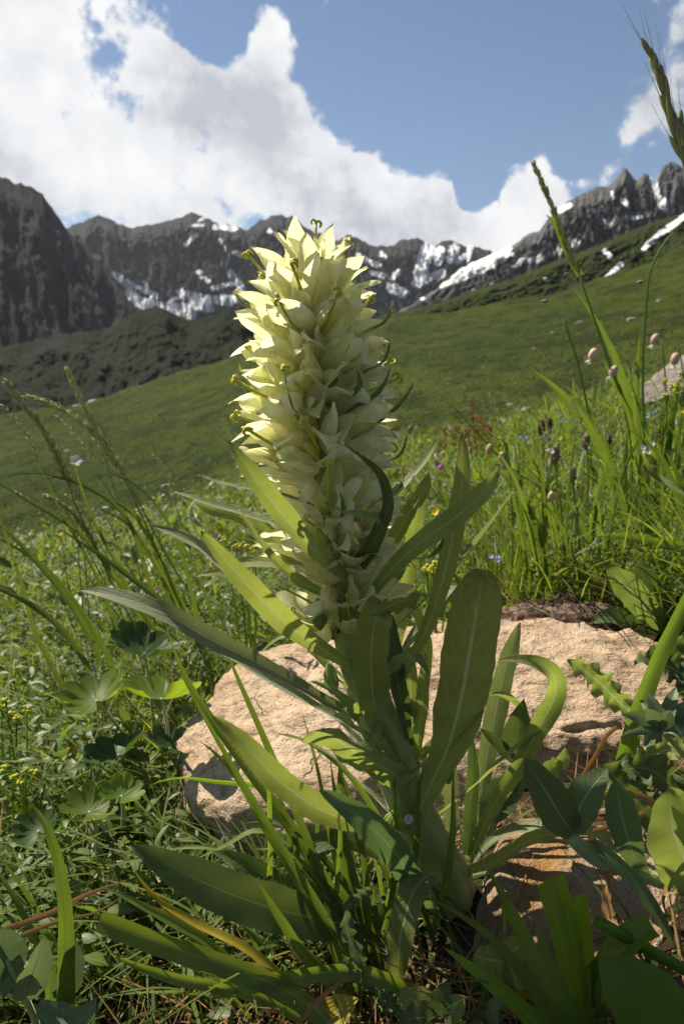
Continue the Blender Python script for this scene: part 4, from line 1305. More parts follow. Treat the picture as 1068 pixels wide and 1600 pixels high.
    tag(link('soil_crumbs', J.mesh('soil_crumbs', M['peat'])), 'dark crumbs of soil lying on the bare ground', 'soil', kind='stuff')


build_meadow()


# ------------------------------------------------------------------ single plants
def blade_set(name, label, cat, items, mat='blade', group=None, part='blade', **kw):
    """items: (width px, roll pair, profile, [(px, py, Y)...][, material]); an Empty with one mesh for each blade"""
    P0 = np.array([PY(*items[0][3][0])])[0]
    root = thing(name, label, cat, (P0[0], P0[1], min(P0[2], float(ground_z(P0[0], P0[1])))), group)
    for it in items:
        P = np.array([PY(*p) for p in it[3]])
        V, F, uv = ribbon(P, wpx(it[0], P[len(P) // 2]), it[2], it[1], kw.get('fold', .3), kw.get('wave', .05), 2, kw.get('serr', 0), kw.get('teeth', 12), nseg=kw.get('nseg', 24), nac=kw.get('nac', 6))
        link(part, mk_mesh(part, V, F, M[it[4] if len(it) > 4 else mat], uv), root)
    return root


def slender():
    bx, by = random.uniform(400, 680), random.uniform(1430, 1520)
    a = random.uniform(-75, 25); l = random.uniform(150, 380)
    tx, ty = bx + l * math.sin(R(a)), by - l * math.cos(R(a)) * .9
    Yb = random.uniform(.30, .335)
    return [(bx, by, Yb), (bx * .6 + tx * .4 + 12, by * .62 + ty * .38 - 22, Yb + .004), (bx * .25 + tx * .75, by * .22 + ty * .78 - 14, Yb + .008), (tx - 10, ty + random.uniform(0, 40), Yb + .010)]


def foreground():
    B = blade_set
    B('grass_tuft', 'tall dark grass blade bending over at its tip beside the lower left herbs', 'grass', [
        (28, (10, 50), 'blade', [(98, 1640, .262), (102, 1500, .270), (95, 1380, .275), (70, 1290, .278), (35, 1242, .278)], 'blade_dark'),
        (17, (0, 0), 'cut', [(80, 1640, .268), (80, 1580, .27), (78, 1515, .272)], 'blade_dark'),
        (12, (30, 30), 'blade', [(120, 1630, .28), (60, 1480, .30), (20, 1400, .31), (-30, 1330, .31)], 'blade_dark')])
    B('grass_tuft', 'pale ribbed grass blades lying low across the foreground litter', 'grass', [
        (34, (-25, -15), 'cut', [(520, 1600, .262), (440, 1545, .270), (350, 1508, .276), (250, 1475, .280), (155, 1438, .282)], 'blade'),
        (16, (10, 10), 'blade', [(420, 1570, .275), (330, 1480, .282), (240, 1425, .286), (155, 1383, .288)], 'blade'),
        (22, (-30, -30), 'blade', [(470, 1590, .27), (380, 1548, .275), (280, 1530, .278), (170, 1490, .28)], 'blade'),
        (26, (-20, -30), 'cut', [(660, 1560, .268), (560, 1520, .270), (440, 1530, .272), (330, 1550, .275)], 'blade')])
    B('grass_tuft', 'long slender grass blades leaning across the left end of the boulder', 'grass', [
        (12, (10, 10), 'blade', [(600, 1590, .285), (500, 1420, .295), (400, 1260, .305), (330, 1140, .31), (280, 1050, .315)], 'blade'),
        (20, (20, 10), 'blade', [(560, 1560, .29), (480, 1400, .30), (420, 1300, .31), (350, 1190, .315), (312, 1158, .318)], 'blade'),
        (20, (30, 20), 'blade', [(560, 1470, .31), (450, 1290, .32), (370, 1180, .33), (290, 1060, .34), (262, 985, .345)], 'blade'),
        (14, (30, 20), 'blade', [(540, 1480, .30), (470, 1290, .32), (410, 1150, .33), (345, 1000, .34)], 'blade'),
        (10, (20, 40), 'blade', [(570, 1530, .30), (520, 1330, .32), (490, 1180, .335), (470, 1110, .34)], 'blade'),
        (14, (20, 10), 'blade', [(620, 1560, .30), (560, 1400, .31), (530, 1280, .32), (515, 1180, .33)], 'blade_dark'),
        (26, (0, 10), 'blade', [(560, 1500, .315), (545, 1380, .325), (535, 1270, .335), (530, 1180, .34)], 'blade_dark'),
        *[(random.uniform(7, 14), (random.uniform(0, 40), random.uniform(0, 50)), 'blade', slender(), random.choice(['blade', 'blade_dark'])) for _ in range(30)],
        (18, (40, 60), 'blade', [(560, 1500, .31), (480, 1360, .33), (430, 1305, .335), (395, 1300, .335), (360, 1318, .333), (300, 1345, .33)], 'blade')])
    B('grass_plant', 'yellow green grass blade arching flat over the front of the boulder', 'grass', [
        (13, (-40, -50), 'blade', [(640, 1330, .325), (560, 1262, .330), (470, 1235, .335), (350, 1222, .338), (265, 1217, .34), (232, 1228, .34)], 'blade_bright')])
    B('grass_tuft', 'yellowing grass blades lying on the litter below the broad dark leaf', 'grass', [
        (14, (20, 20), 'blade', [(470, 1560, .275), (380, 1480, .282), (300, 1440, .286), (240, 1400, .288), (205, 1350, .29)], 'yellow_leaf'),
        (18, (20, 0), 'blade', [(540, 1560, .275), (480, 1500, .28), (440, 1440, .282), (405, 1380, .284)], 'blade'),
        (10, (20, 0), 'blade', [(350, 1540, .28), (330, 1480, .285), (280, 1440, .288), (210, 1410, .29)], 'yellow_leaf'),
        (12, (0, 20), 'bract', [(470, 1560, .27), (440, 1530, .275), (420, 1518, .276), (370, 1500, .278)], 'yellow_leaf')])
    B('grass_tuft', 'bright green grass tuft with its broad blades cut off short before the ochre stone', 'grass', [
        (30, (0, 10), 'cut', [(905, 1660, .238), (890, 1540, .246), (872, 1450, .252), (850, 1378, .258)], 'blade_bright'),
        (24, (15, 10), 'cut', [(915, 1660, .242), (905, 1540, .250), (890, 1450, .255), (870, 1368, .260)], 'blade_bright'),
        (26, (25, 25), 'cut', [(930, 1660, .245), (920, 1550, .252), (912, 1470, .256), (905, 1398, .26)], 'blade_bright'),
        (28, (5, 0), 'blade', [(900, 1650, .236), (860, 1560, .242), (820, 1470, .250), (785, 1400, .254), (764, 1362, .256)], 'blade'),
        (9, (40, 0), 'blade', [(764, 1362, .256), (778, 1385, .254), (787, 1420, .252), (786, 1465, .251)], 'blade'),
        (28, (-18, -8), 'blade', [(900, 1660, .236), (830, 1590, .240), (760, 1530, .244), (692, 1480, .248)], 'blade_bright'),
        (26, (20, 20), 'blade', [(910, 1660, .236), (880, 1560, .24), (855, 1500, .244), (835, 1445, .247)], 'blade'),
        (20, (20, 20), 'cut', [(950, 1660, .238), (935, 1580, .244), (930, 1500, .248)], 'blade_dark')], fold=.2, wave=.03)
    B('grass_plant', 'grass blade withered to a straw coloured tip in front of the stem foot', 'grass', [
        (22, (5, 20), 'bract', [(880, 1640, .234), (840, 1560, .240), (780, 1478, .248), (715, 1428, .252), (656, 1400, .254)], 'blade_dry')])
    B('broad_leaf', 'smooth rounded bright green leaf at the edge of the ochre stone', 'leaf', [
        (128, (-8, 6), 'acorn', [(1085, 1680, .222), (1035, 1605, .226), (985, 1545, .230), (935, 1500, .234)], 'broad')], part='leaf', fold=.10, wave=.03, nac=10)
    # cut hollow stem with a clipped leaf
    t = thing('cut_stem', 'thick pale green stem cut off beside the ochre stone', 'stem', PY(1068, 1520, .245))
    V, F, uv = tube([PY(1110, 1536, .25), PY(1050, 1505, .25), PY(990, 1472, .25), PY(935, 1440, .25)], wpx(9, PY(1000, 1480, .25)), 10, 14)
    link('stem', mk_mesh('stem', V, F, M['blade_bright'], uv), t)
    P = np.array([PY(940, 1570, .244), PY(950, 1520, .246), PY(975, 1480, .248), PY(1020, 1450, .25)])
    V, F, uv = ribbon(P, wpx(44, P[1]), 'cut', (-10, -30), .5, .05, nseg=18)
    link('leaf', mk_mesh('leaf', V, F, M['blade_bright'], uv), t)
    # herb with smooth paired leaves on the right
    t = thing('milkwort', 'smooth leaved herb with paired leaves sprawling over the ochre stone', 'herb', PG(1040, 1420))
    V, F, uv = tube([PY(1110, 1395, .285), PY(1040, 1380, .283), PY(985, 1362, .282), PY(935, 1345, .282), PY(890, 1305, .284)], wpx(11, PY(1000, 1365, .285)), 8, 18)
    link('stem', mk_mesh('stem', V, F, M['stem'], uv), t)
    for w, pr, ro, pts, m_ in [
            (62, 'acorn', (0, 8), [(896, 1305, .284), (872, 1270, .280), (845, 1225, .276), (818, 1186, .274)], 'leaf_blue'),
            (56, 'acorn', (-6, -14), [(893, 1300, .284), (905, 1262, .286), (925, 1228, .288), (948, 1202, .290)], 'leaf_blue'),
            (52, 'long', (-10, 14), [(1002, 1366, .282), (985, 1325, .278), (972, 1280, .275), (960, 1218, .275)], 'leaf_blue'),
            (24, 'blade', (20, 0), [(918, 1315, .284), (965, 1350, .276), (1015, 1410, .268), (1055, 1487, .262)], 'leaf_blue'),
            (96, 'acorn', (0, 10), [(1090, 1400, .278), (1068, 1340, .276), (1050, 1290, .276), (1048, 1232, .278)], 'leaf'),
            (60, 'acorn', (10, 20), [(1110, 1330, .28), (1080, 1290, .28), (1045, 1230, .28)], 'leaf')]:
        P = np.array([PY(*p) for p in pts])
        V, F, uv = ribbon(P, wpx(w, P[len(P) // 2]), pr, ro, .16, .05, nseg=22)
        link('leaf', mk_mesh('leaf', V, F, M[m_], uv), t)
    # sprig with dark oval leaves left of it
    t = thing('sprig', 'low sprig of dark oval leaves tucked against the front of the boulder', 'herb', PG(770, 1330))
    V, F, uv = tube([PY(745, 1350, .35), PY(775, 1270, .352), (PY(805, 1210, .354)), PY(830, 1180, .356)], [.0024, .0016, .001], 8, 14)
    link('stem', mk_mesh('stem', V, F, M['stem'], uv), t)
    for w, ro, pts, m_ in [(44, (0, 8), [(808, 1192, .353), (806, 1155, .353), (812, 1120, .353), (818, 1092, .354)], 'leaf_dark'),
                           (24, (30, 20), [(806, 1196, .353), (780, 1165, .352), (748, 1138, .352)], 'leaf_dark'),
                           (54, (-10, 20), [(752, 1290, .352), (775, 1255, .356), (805, 1222, .358), (830, 1205, .36)], 'leaf_blue'),
                           (30, (10, 20), [(845, 1215, .36), (862, 1200, .36), (880, 1190, .36)], 'leaf'),
                           (26, (10, 0), [(850, 1225, .36), (868, 1238, .358), (880, 1250, .356)], 'leaf_blue'),
                           (22, (10, 0), [(868, 1205, .36), (880, 1185, .36), (882, 1168, .36)], 'leaf')]:
        P = np.array([PY(*p) for p in pts])
        V, F, uv = ribbon(P, wpx(w, P[1]), 'ovate', ro, .2, .05, nseg=18)
        link('leaf', mk_mesh('leaf', V, F, M[m_], uv), t)
    # silver leaved vetch
    t = thing('silver_vetch', 'silvery edged leaflets spreading like a star over the right end of the boulder', 'herb', PG(1040, 1250))
    V, F, uv = tube([PY(1110, 1260, .36), PY(1075, 1190, .352), PY(1036, 1146, .346)], [.002, .0014], 8, 10)
    link('stem', mk_mesh('stem', V, F, M['stem'], uv), t)
    c = (1036, 1144)
    for dx, dy, w, dY in [(-66, -26, 26, -.006), (-62, 2, 28, .004), (-70, 10, 14, -.010), (-30, -35, 30, -.014), (-25, -62, 24, .01), (12, -34, 24, -.012), (50, -30, 26, .008), (36, 12, 22, -.006),
                          (-30, 24, 28, -.006), (60, 5, 24, 0), (20, -70, 24, .014), (70, -55, 26, .016), (-38, -50, 22, .016)]:
        P = np.array([PY(c[0] + dx * k + 0, c[1] + dy * k - 8 * math.sin(k * 3.1), .346 + dY * k) for k in (0.04, .4, .75, 1)])
        V, F, uv = ribbon(P, wpx(w, P[1]), 'ovate', (random.uniform(-25, 25), random.uniform(-25, 25)), .35, .04, nseg=14)
        link('leaflet', mk_mesh('leaflet', V, F, M['silver'], uv), t)
    # thistle with toothed leaves on the right
    t = thing('thistle', 'spiny toothed thistle leaves rising at the right end of the boulder', 'thistle', PG(1010, 1200))
    for w, ro, pts, m_ in [(50, (0, 20), [(1010, 1130, .40), (975, 1105, .395), (930, 1062, .388), (886, 1030, .385)], 'leaf'),
                           (60, (10, 40), [(1095, 1080, .40), (1060, 1050, .40), (1025, 1035, .40), (990, 1033, .40)], 'leaf_dark'),
                           (56, (10, 30), [(1100, 1110, .40), (1075, 1080, .40), (1050, 1020, .41), (1068, 990, .41)], 'leaf_dark'),
                           (80, (0, 20), [(1060, 1330, .345), (1000, 1260, .350), (960, 1215, .352), (935, 1195, .355)], 'leaf_dark'),
                           (60, (0, 20), [(1090, 1280, .350), (1050, 1230, .352), (1020, 1205, .352), (960, 1205, .35)], 'leaf_dark'),
                           (44, (0, 20), [(1100, 1200, .37), (1060, 1170, .372), (1020, 1180, .37), (985, 1200, .365)], 'leaf')]:
        P = np.array([PY(*p) for p in pts])
        V, F, uv = ribbon(P, wpx(w, P[1]), 'long', ro, .35, .35, 4, .62, 8, nseg=48, nac=6)
        link('leaf', mk_mesh('leaf', V, F, M[m_], uv), t)
    V, F, uv = tube([PY(1020, 1260, .38), PY(1012, 1180, .39), PY(1008, 1120, .40)], .0022, 8, 10)
    link('stem', mk_mesh('stem', V, F, M['stem'], uv), t)
    # tall blade crossing the right end
    B('grass_plant', 'single upright grass blade crossing the right end of the boulder', 'grass', [
        (28, (20, 20), 'blade', [(958, 1260, .37), (990, 1130, .365), (1028, 1030, .36), (1080, 920, .355), (1120, 830, .35)], 'blade')])
    # dry folded straw
    B('dry_straw', 'orange dry grass straw folded down over the ochre stone', 'straw', [
        (13, (20, 50), 'blade', [(930, 1250, .30), (985, 1240, .295), (1018, 1252, .290), (1032, 1300, .284), (1045, 1370, .278), (1036, 1410, .275), (1058, 1450, .272)], 'straw')])
    B('dry_straw', 'thin tan straw leaning against the front face of the boulder', 'straw', [
        (9, (20, 50), 'cut', [(908, 1215, .37), (930, 1180, .372), (950, 1145, .374), (970, 1132, .374)], 'straw')])
    B('dry_straw', 'long tan straw lying on the soil before the stem foot', 'straw', [
        (9, (20, 40), 'blade', [(462, 1605, .262), (500, 1560, .266), (540, 1530, .270), (572, 1512, .272)], 'straw')])
    B('dry_straw', 'pair of orange straws lying among the lower left grass', 'straw', [
        (10, (20, 40), 'blade', [(10, 1450, .30), (70, 1430, .30), (130, 1400, .30), (200, 1375, .30)], 'straw'),
        (7, (20, 40), 'blade', [(0, 1478, .29), (90, 1440, .29), (150, 1425, .29), (190, 1400, .29)], 'straw')])
    B('dry_straw', 'pale straw bits lying between the boulder and the ochre stone', 'straw', [
        (9, (20, 40), 'cut', [(925, 1298, .30), (950, 1292, .305), (1005, 1270, .31)], 'straw'),
        (7, (20, 40), 'cut', [(900, 1285, .305), (930, 1280, .31), (990, 1283, .31)], 'straw')])
    B('dead_leaf', 'shrivelled brown leaf hanging over the ochre stone', 'leaf', [
        (30, (30, 70), 'long', [(925, 1308, .283), (940, 1340, .281), (952, 1385, .278), (948, 1440, .275)], 'straw')], part='leaf', wave=.5)
    B('yellow_leaf', 'yellow withered grass leaf lying below the cut tuft', 'leaf', [
        (26, (-20, -20), 'cut', [(860, 1560, .25), (810, 1540, .254), (770, 1522, .256)], 'yellow_leaf')], part='leaf')
    B('yellow_leaf', 'pale yellow leaf lying on the soil at the foot of the flower stem', 'leaf', [
        (52, (-20, -20), 'ovate', [(490, 1612, .262), (530, 1580, .264), (560, 1560, .266)], 'yellow_leaf')], part='leaf')
    # small mint like herb and a round leaved sprout at the bottom
    t = thing('mint', 'small crinkled mint leaves growing between the cut grass and the stem foot', 'herb', PG(790, 1545))
    V, F, uv = tube([PY(800, 1560, .252), PY(792, 1530, .254), PY(785, 1500, .256)], [.0012, .0009], 6, 8)
    link('stem', mk_mesh('stem', V, F, M['stem'], uv), t)
    for w, pts in [(46, [(788, 1502, .256), (765, 1500, .252), (738, 1492, .250)]), (44, [(790, 1500, .256), (805, 1482, .256), (822, 1472, .256)]), (40, [(790, 1506, .255), (802, 1525, .25), (806, 1548, .248)]),
                   (38, [(786, 1500, .256), (780, 1482, .258), (785, 1468, .26)])]:
        P = np.array([PY(*p) for p in pts])
        V, F, uv = ribbon(P, wpx(w, P[1]), 'acorn', (0, 10), .15, .12, 4, .12, 9, nseg=20)
        link('leaf', mk_mesh('leaf', V, F, M['leaf'], uv), t)
    t = thing('sprout', 'round leaved green sprout at the base of the flower stem', 'herb', PG(690, 1590))
    for w, pts, m_ in [(40, [(690, 1590, .258), (705, 1575, .256), (725, 1560, .254)], 'leaf'), (46, [(680, 1590, .258), (650, 1565, .258), (620, 1555, .258)], 'leaf'), (44, [(680, 1600, .255), (655, 1590, .253), (625, 1600, .25)], 'leaf_dark'),
                       (36, [(690, 1590, .256), (690, 1560, .258), (700, 1535, .26)], 'leaf_dark'), (18, [(765, 1575, .252), (780, 1568, .25), (792, 1570, .25)], 'leaf_blue'), (18, [(765, 1575, .252), (770, 1590, .25), (772, 1605, .249)], 'leaf_blue')]:
        P = np.array([PY(*p) for p in pts])
        V, F, uv = ribbon(P, wpx(w, P[1]), 'acorn', (0, 10), .12, .05, 2, nseg=16)
        link('leaf', mk_mesh('leaf', V, F, M[m_], uv), t)
    # young thistle shoot with spiny stem
    t = thing('thistle_shoot', 'small spiny thistle shoot curling up below the bellflower leaves', 'thistle', PG(600, 1560))
    for w, ro, pts in [(30, (10, 30), [(600, 1560, .270), (560, 1500, .272), (540, 1440, .275), (548, 1400, .276)]), (34, (20, 40), [(548, 1412, .276), (565, 1395, .276), (580, 1385, .276)]),
                       (26, (30, 20), [(610, 1560, .27), (570, 1540, .27), (535, 1490, .272)]), (30, (10, 20), [(640, 1600, .262), (610, 1570, .266), (590, 1545, .268)])]:
        P = np.array([PY(*p) for p in pts])
        V, F, uv = ribbon(P, wpx(w, P[1]), 'long', ro, .4, .4, 4, .7, 8, nseg=44, nac=6)
        link('leaf', mk_mesh('leaf', V, F, M['leaf_blue'], uv), t)
    # grey green vetch, lower left corner
    t = thing('clover', 'grey green folded leaves of a clover in the lower left corner', 'herb', PG(40, 1570))
    V, F, uv = tube([PY(70, 1640, .262), PY(45, 1570, .266), PY(15, 1510, .27), PY(-10, 1460, .27)], [.0016, .0012], 6, 10)
    link('stem', mk_mesh('stem', V, F, M['stem'], uv), t)
    for w, ro, pts in [(52, (10, 40), [(40, 1562, .266), (48, 1530, .264), (60, 1495, .264), (68, 1464, .266)]), (60, (-10, 10), [(28, 1535, .268), (5, 1520, .268), (-30, 1500, .268)]),
                       (56, (0, 20), [(20, 1520, .27), (10, 1490, .27), (5, 1450, .27)]), (40, (0, 20), [(60, 1570, .262), (110, 1590, .26), (150, 1560, .26)]), (44, (20, 10), [(95, 1560, .27), (110, 1510, .272), (115, 1470, .274)])]:
        P = np.array([PY(*p) for p in pts])
        V, F, uv = ribbon(P, wpx(w, P[1]), 'acorn', ro, .35, .05, 2, nseg=18)
        link('leaf', mk_mesh('leaf', V, F, M['silver'], uv), t)


    t = thing('dock', 'broad leaved dock growing behind the right end of the boulder', 'herb', PG(1035, 985))
    for w, ro, pts, m_ in [(46, (0, 20), [(1040, 985, .62), (1015, 960, .615), (985, 925, .61), (945, 885, .61)], 'leaf'), (40, (10, 20), [(1045, 985, .62), (1030, 940, .625), (1005, 905, .63), (1000, 870, .63)], 'leaf_dark'),
                           (34, (20, 30), [(1050, 990, .62), (1075, 950, .62), (1085, 915, .62), (1075, 880, .62)], 'leaf'), (30, (0, 40), [(1030, 990, .62), (985, 975, .61), (945, 965, .60), (920, 975, .6)], 'leaf_dark')]:
        P = np.array([PY(*p) for p in pts])
        V, F, uv = ribbon(P, wpx(w, P[1]), 'lance', ro, .25, .08, 2, nseg=20)
        link('leaf', mk_mesh('leaf', V, F, M[m_], uv), t)


foreground()


def mantle_leaf(c, r, nrm, fwd, lobes=8, fold=.45, span=5.4):
    """pleated fan of a lady's mantle leaf"""
    nrm = unit(np.asarray(nrm, float)); fwd = np.asarray(fwd, float)
    fwd = unit(fwd - nrm * (fwd @ nrm)); sd = np.cross(nrm, fwd)
    th = np.linspace(-span / 2, span / 2, lobes * 8 + 1)
    k = np.abs(np.sin((th + span / 2) / span * np.pi * lobes))
    edge = r * (.76 + .24 * k**.6) * (1 + .05 * np.abs(np.sin((th + span / 2) / span * np.pi * lobes * 5)))
    rr = np.linspace(.03, 1, 8)
    pleat = .11 * (1 - k)[None] * (rr**1.1)[:, None] * r
    cup = fold * r * rr[:, None]**2 * (1 + .3 * np.sin(th * 2)[None])
    V = c + fwd * (rr[:, None] * edge[None] * np.cos(th)[None])[..., None] + sd * (rr[:, None] * edge[None] * np.sin(th)[None])[..., None] + nrm * (cup - pleat)[..., None]
    u = np.broadcast_to(((th + span / 2) / span * lobes % 1)[None], V.shape[:2]); v = np.broadcast_to(rr[:, None] * .85, V.shape[:2])
    return V.reshape(-1, 3), grid_faces(8, len(th)), np.stack([u, v], -1).reshape(-1, 2)


def build_mantle(label, base_px, leaves, Yb):
    g0 = PG(*base_px)
    t = thing('ladys_mantle', label, 'herb', g0)
    for (px, py, Y, rpx, nrm, fwd, m_) in leaves:
        c = PY(px, py, Y)
        b = np.array([g0[0] + (c[0] - g0[0]) * .3, g0[1], ground_z(g0[0], g0[1]) - .003])
        V, F, uv = tube([b, (b + c) / 2 + np.array([.003, 0, .004]), c], [.0016, .0012], 7, 12)
        s = link('stalk', mk_mesh('stalk', V, F, M['stem'], uv), t)
        V, F, uv = mantle_leaf(c, wpx(rpx, c), nrm, fwd)
        link('leaf', mk_mesh('leaf', V, F, M[m_], uv), t)


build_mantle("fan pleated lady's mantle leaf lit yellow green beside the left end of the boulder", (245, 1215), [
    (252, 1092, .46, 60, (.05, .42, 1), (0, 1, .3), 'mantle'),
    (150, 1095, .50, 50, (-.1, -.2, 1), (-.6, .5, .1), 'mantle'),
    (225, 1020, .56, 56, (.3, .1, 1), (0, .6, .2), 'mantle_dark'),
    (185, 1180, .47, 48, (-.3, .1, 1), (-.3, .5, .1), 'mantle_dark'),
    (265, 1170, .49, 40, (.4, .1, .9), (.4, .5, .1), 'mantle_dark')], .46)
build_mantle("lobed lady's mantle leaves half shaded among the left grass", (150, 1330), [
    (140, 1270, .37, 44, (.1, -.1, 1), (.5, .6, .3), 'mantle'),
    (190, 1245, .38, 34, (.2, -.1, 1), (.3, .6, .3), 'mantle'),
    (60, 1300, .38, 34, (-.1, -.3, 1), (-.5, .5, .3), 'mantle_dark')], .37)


# ------------------------------------------------------------------ tall grasses with seed heads
def spikelet_head(J, P, n, slen, swid, awn, spread, mat_t=0.0):
    p = spline(P, n + 1)
    T = unit(np.gradient(p, axis=0))
    for i in range(n):
        t = i / n
        a = i * 2.4 + random.uniform(-.4, .4)
        q = Vector(T[i]).to_track_quat('Z', 'Y')
        d = np.array(q @ Vector((math.cos(a) * spread, math.sin(a) * spread, 1)).normalized())
        l = slen * random.uniform(.75, 1.15) * (1 - .45 * t)
        b = p[i]
        J.add(*ellipsoid(b + d * l * .5, (swid * .5, swid * .35, l * .5), 6, 6, axis=d), tint=random.uniform(-.2, .5))
        if awn:
            J.add(*tube([b + d * l * .8, b + d * (l + awn * .5), b + d * (l + awn) + rng.normal(0, .0008, 3)], [.00022, .0001], 3, 4, cap=False), tint=.3)
    return J


def seed_grass(label, stem_pts_, head_pts, n, slen, swid, awn, spread, mat='seed', leaves=(), group=None, r=.0011):
    """points are (px, py, Y)"""
    S = np.array([PY(*p) for p in stem_pts_])
    g0 = S[0].copy(); g0[2] = ground_z(S[0][0], S[0][1])
    if abs(g0[2] - S[0][2]) > .004:
        S = np.concatenate([[g0 - np.array([0, 0, .003])], S])
    t = thing('seed_grass', label, 'grass', g0, group)
    V, F, uv = tube(S, [r, r * .8, r * .6], 7, 26)
    link('stem', mk_mesh('stem', V, F, M['blade'], uv), t)
    if n:
        J = spikelet_head(Join(), np.array([PY(*p) for p in head_pts]), n, slen, swid, awn, spread)
        link('seed_head', J.mesh('seed_head', M[mat]), t)
    for w, ro, pts in leaves:
        P = np.array([PY(*p) for p in pts])
        V, F, uv = ribbon(P, wpx(w, P[1]), 'blade', ro, .3, .04, 1, nseg=22, nac=4)
        link('blade', mk_mesh('blade', V, F, M['blade'], uv), t)


def tall_grasses():
    seed_grass('tall brome grass with a drooping awned head before the far grassy slope', [(1040, 800, 1.0), (985, 655, 1.0), (935, 520, 1.0), (905, 430, 1.0)],
               [(905, 430, 1.0), (885, 385, 1.0), (865, 330, 1.0), (848, 290, 1.0), (834, 258, 1.0)], 46, .024, .0052, .004, .25, 'seed',
               [(14, (20, 20), [(905, 430, 1.0), (885, 390, 1.0), (862, 345, 1.0), (852, 335, 1.0)]), (14, (20, 30), [(1050, 760, 1.0), (985, 640, 1.0), (960, 560, 1.0), (895, 450, 1.0)]),
                (12, (10, 30), [(1045, 780, 1.0), (1000, 690, 1.0), (960, 600, 1.0), (940, 560, 1.0)])], r=.0024)
    seed_grass('long awned grass ear reaching up across the cloud beside the grey peak', [(1130, 640, .55), (1105, 400, .55), (1068, 262, .55)],
               [(1075, 275, .55), (1055, 215, .55), (1042, 165, .55), (1028, 115, .55), (1015, 80, .55)], 16, .030, .0050, .026, .16, 'seed_dark', r=.0016)
    seed_grass('short awned grass ear standing against the grey peak', [(1140, 640, .56), (1120, 420, .56), (1085, 290, .56)],
               [(1085, 290, .56), (1076, 250, .56), (1068, 215, .56), (1062, 190, .56)], 9, .026, .0045, .020, .16, 'seed_dark', r=.0014)
    seed_grass('thin bent grass stem nodding over beside the snow gully', [(1010, 760, 1.2), (1003, 600, 1.2), (1008, 490, 1.2), (1020, 410, 1.2), (1052, 362, 1.2)], [], 0, 0, 0, 0, 0, r=.0030)
    seed_grass('slim bare grass stalk rising in front of the far green slope', [(940, 720, 1.1), (918, 640, 1.1), (900, 560, 1.1), (880, 500, 1.1)], [], 0, 0, 0, 0, 0, r=.0026)
    seed_grass('thin leaning grass blade before the red sorrel', [(870, 800, 1.05), (785, 720, 1.05), (735, 665, 1.05), (705, 632, 1.05)], [], 0, 0, 0, 0, 0, r=.0016)
    seed_grass('broad grass leaf arching left above the plantain heads', [(960, 760, .95), (945, 720, .95)], [], 0, 0, 0, 0, 0,
               leaves=[(16, (30, 20), [(962, 790, .95), (925, 680, .95), (880, 620, .95), (825, 574, .95)]), (13, (20, 10), [(1000, 800, .95), (996, 700, .95), (994, 600, .95), (1000, 520, .95)]),
                       (14, (20, 10), [(965, 900, .85), (970, 790, .86), (975, 720, .87), (980, 668, .88)]), (18, (-20, -40), [(1100, 860, .62), (1040, 850, .64), (980, 838, .66), (925, 838, .68)]),
                       (14, (10, 40), [(1090, 780, .7), (1050, 760, .72), (1020, 740, .74), (1000, 700, .74)])])
    grp = 'seed grasses at the left'
    seed_grass('feathery seed grass leaning left with its open head before the dark valley', [(330, 1060, .78), (262, 900, .78), (205, 770, .78), (160, 680, .78)],
               [(190, 740, .78), (150, 680, .78), (120, 655, .78), (80, 632, .78), (42, 620, .78)], 90, .013, .0036, .003, .5, 'seed', [
                   (12, (20, 20), [(320, 1040, .78), (250, 880, .78), (205, 800, .78), (130, 770, .78)])])
    seed_grass('upright narrow seed grass crossing the edge of the dark valley', [(340, 1060, .80), (250, 870, .80), (190, 740, .80), (150, 670, .80)],
               [(165, 700, .80), (140, 650, .80), (122, 615, .80), (105, 578, .80)], 60, .014, .0036, .004, .35, 'seed')
    seed_grass('dense dark seed grass with a thick spike at the left edge of the meadow', [(230, 1040, .74), (160, 880, .74), (115, 780, .74), (85, 700, .74)],
               [(112, 770, .74), (85, 705, .74), (60, 660, .74), (35, 630, .74), (12, 598, .74)], 90, .016, .0040, .005, .38, 'seed')
    seed_grass('yellowish nodding seed grass low among the left blades', [(300, 1040, .72), (190, 920, .72), (145, 850, .72), (120, 810, .72)],
               [(150, 860, .72), (125, 815, .72), (100, 790, .72), (70, 775, .72)], 60, .011, .0034, .002, .5, 'seed')
    seed_grass('lone bare grass stalk slanting across the lower far slope', [(330, 1010, .85), (250, 850, .85), (195, 740, .85), (150, 650, .85)], [], 0, 0, 0, 0, 0, r=.0013)
    for k in range(9):
        bx = random.uniform(210, 350); tx = bx - random.uniform(90, 240); h = random.uniform(240, 420); Yb = random.uniform(.72, 1.0)
        hp = [(tx + (bx - tx) * .22, 1050 - h * .80, Yb), (tx + (bx - tx) * .08, 1050 - h * .93, Yb), (tx - 12, 1050 - h, Yb)]
        seed_grass('thin pale seeding grass stalk leaning in the loose stand left of the bellflower', [(bx, 1050, Yb), ((bx * .55 + tx * .45), 1050 - h * .5, Yb), hp[0]], hp, 26, .009, .0026, .002, .45, 'seed', group='thin seeding grasses left of the bellflower', r=.0008)
    for k in range(10):
        bx = random.uniform(800, 1060); tx = bx - random.uniform(-30, 90); h = random.uniform(200, 330); Yb = random.uniform(.74, 1.1)
        hp = [(tx + (bx - tx) * .22, 940 - h * .80, Yb), (tx + (bx - tx) * .08, 940 - h * .93, Yb), (tx - 6, 940 - h, Yb)]
        seed_grass('thin pale seeding grass stalk standing in the meadow behind the boulder', [(bx, 940, Yb), ((bx * .55 + tx * .45), 940 - h * .5, Yb), hp[0]], hp, 20, .008, .0024, .002, .4, 'seed', group='thin seeding grasses behind the boulder', r=.0008)
    # clump of long blades at the left
    items = []
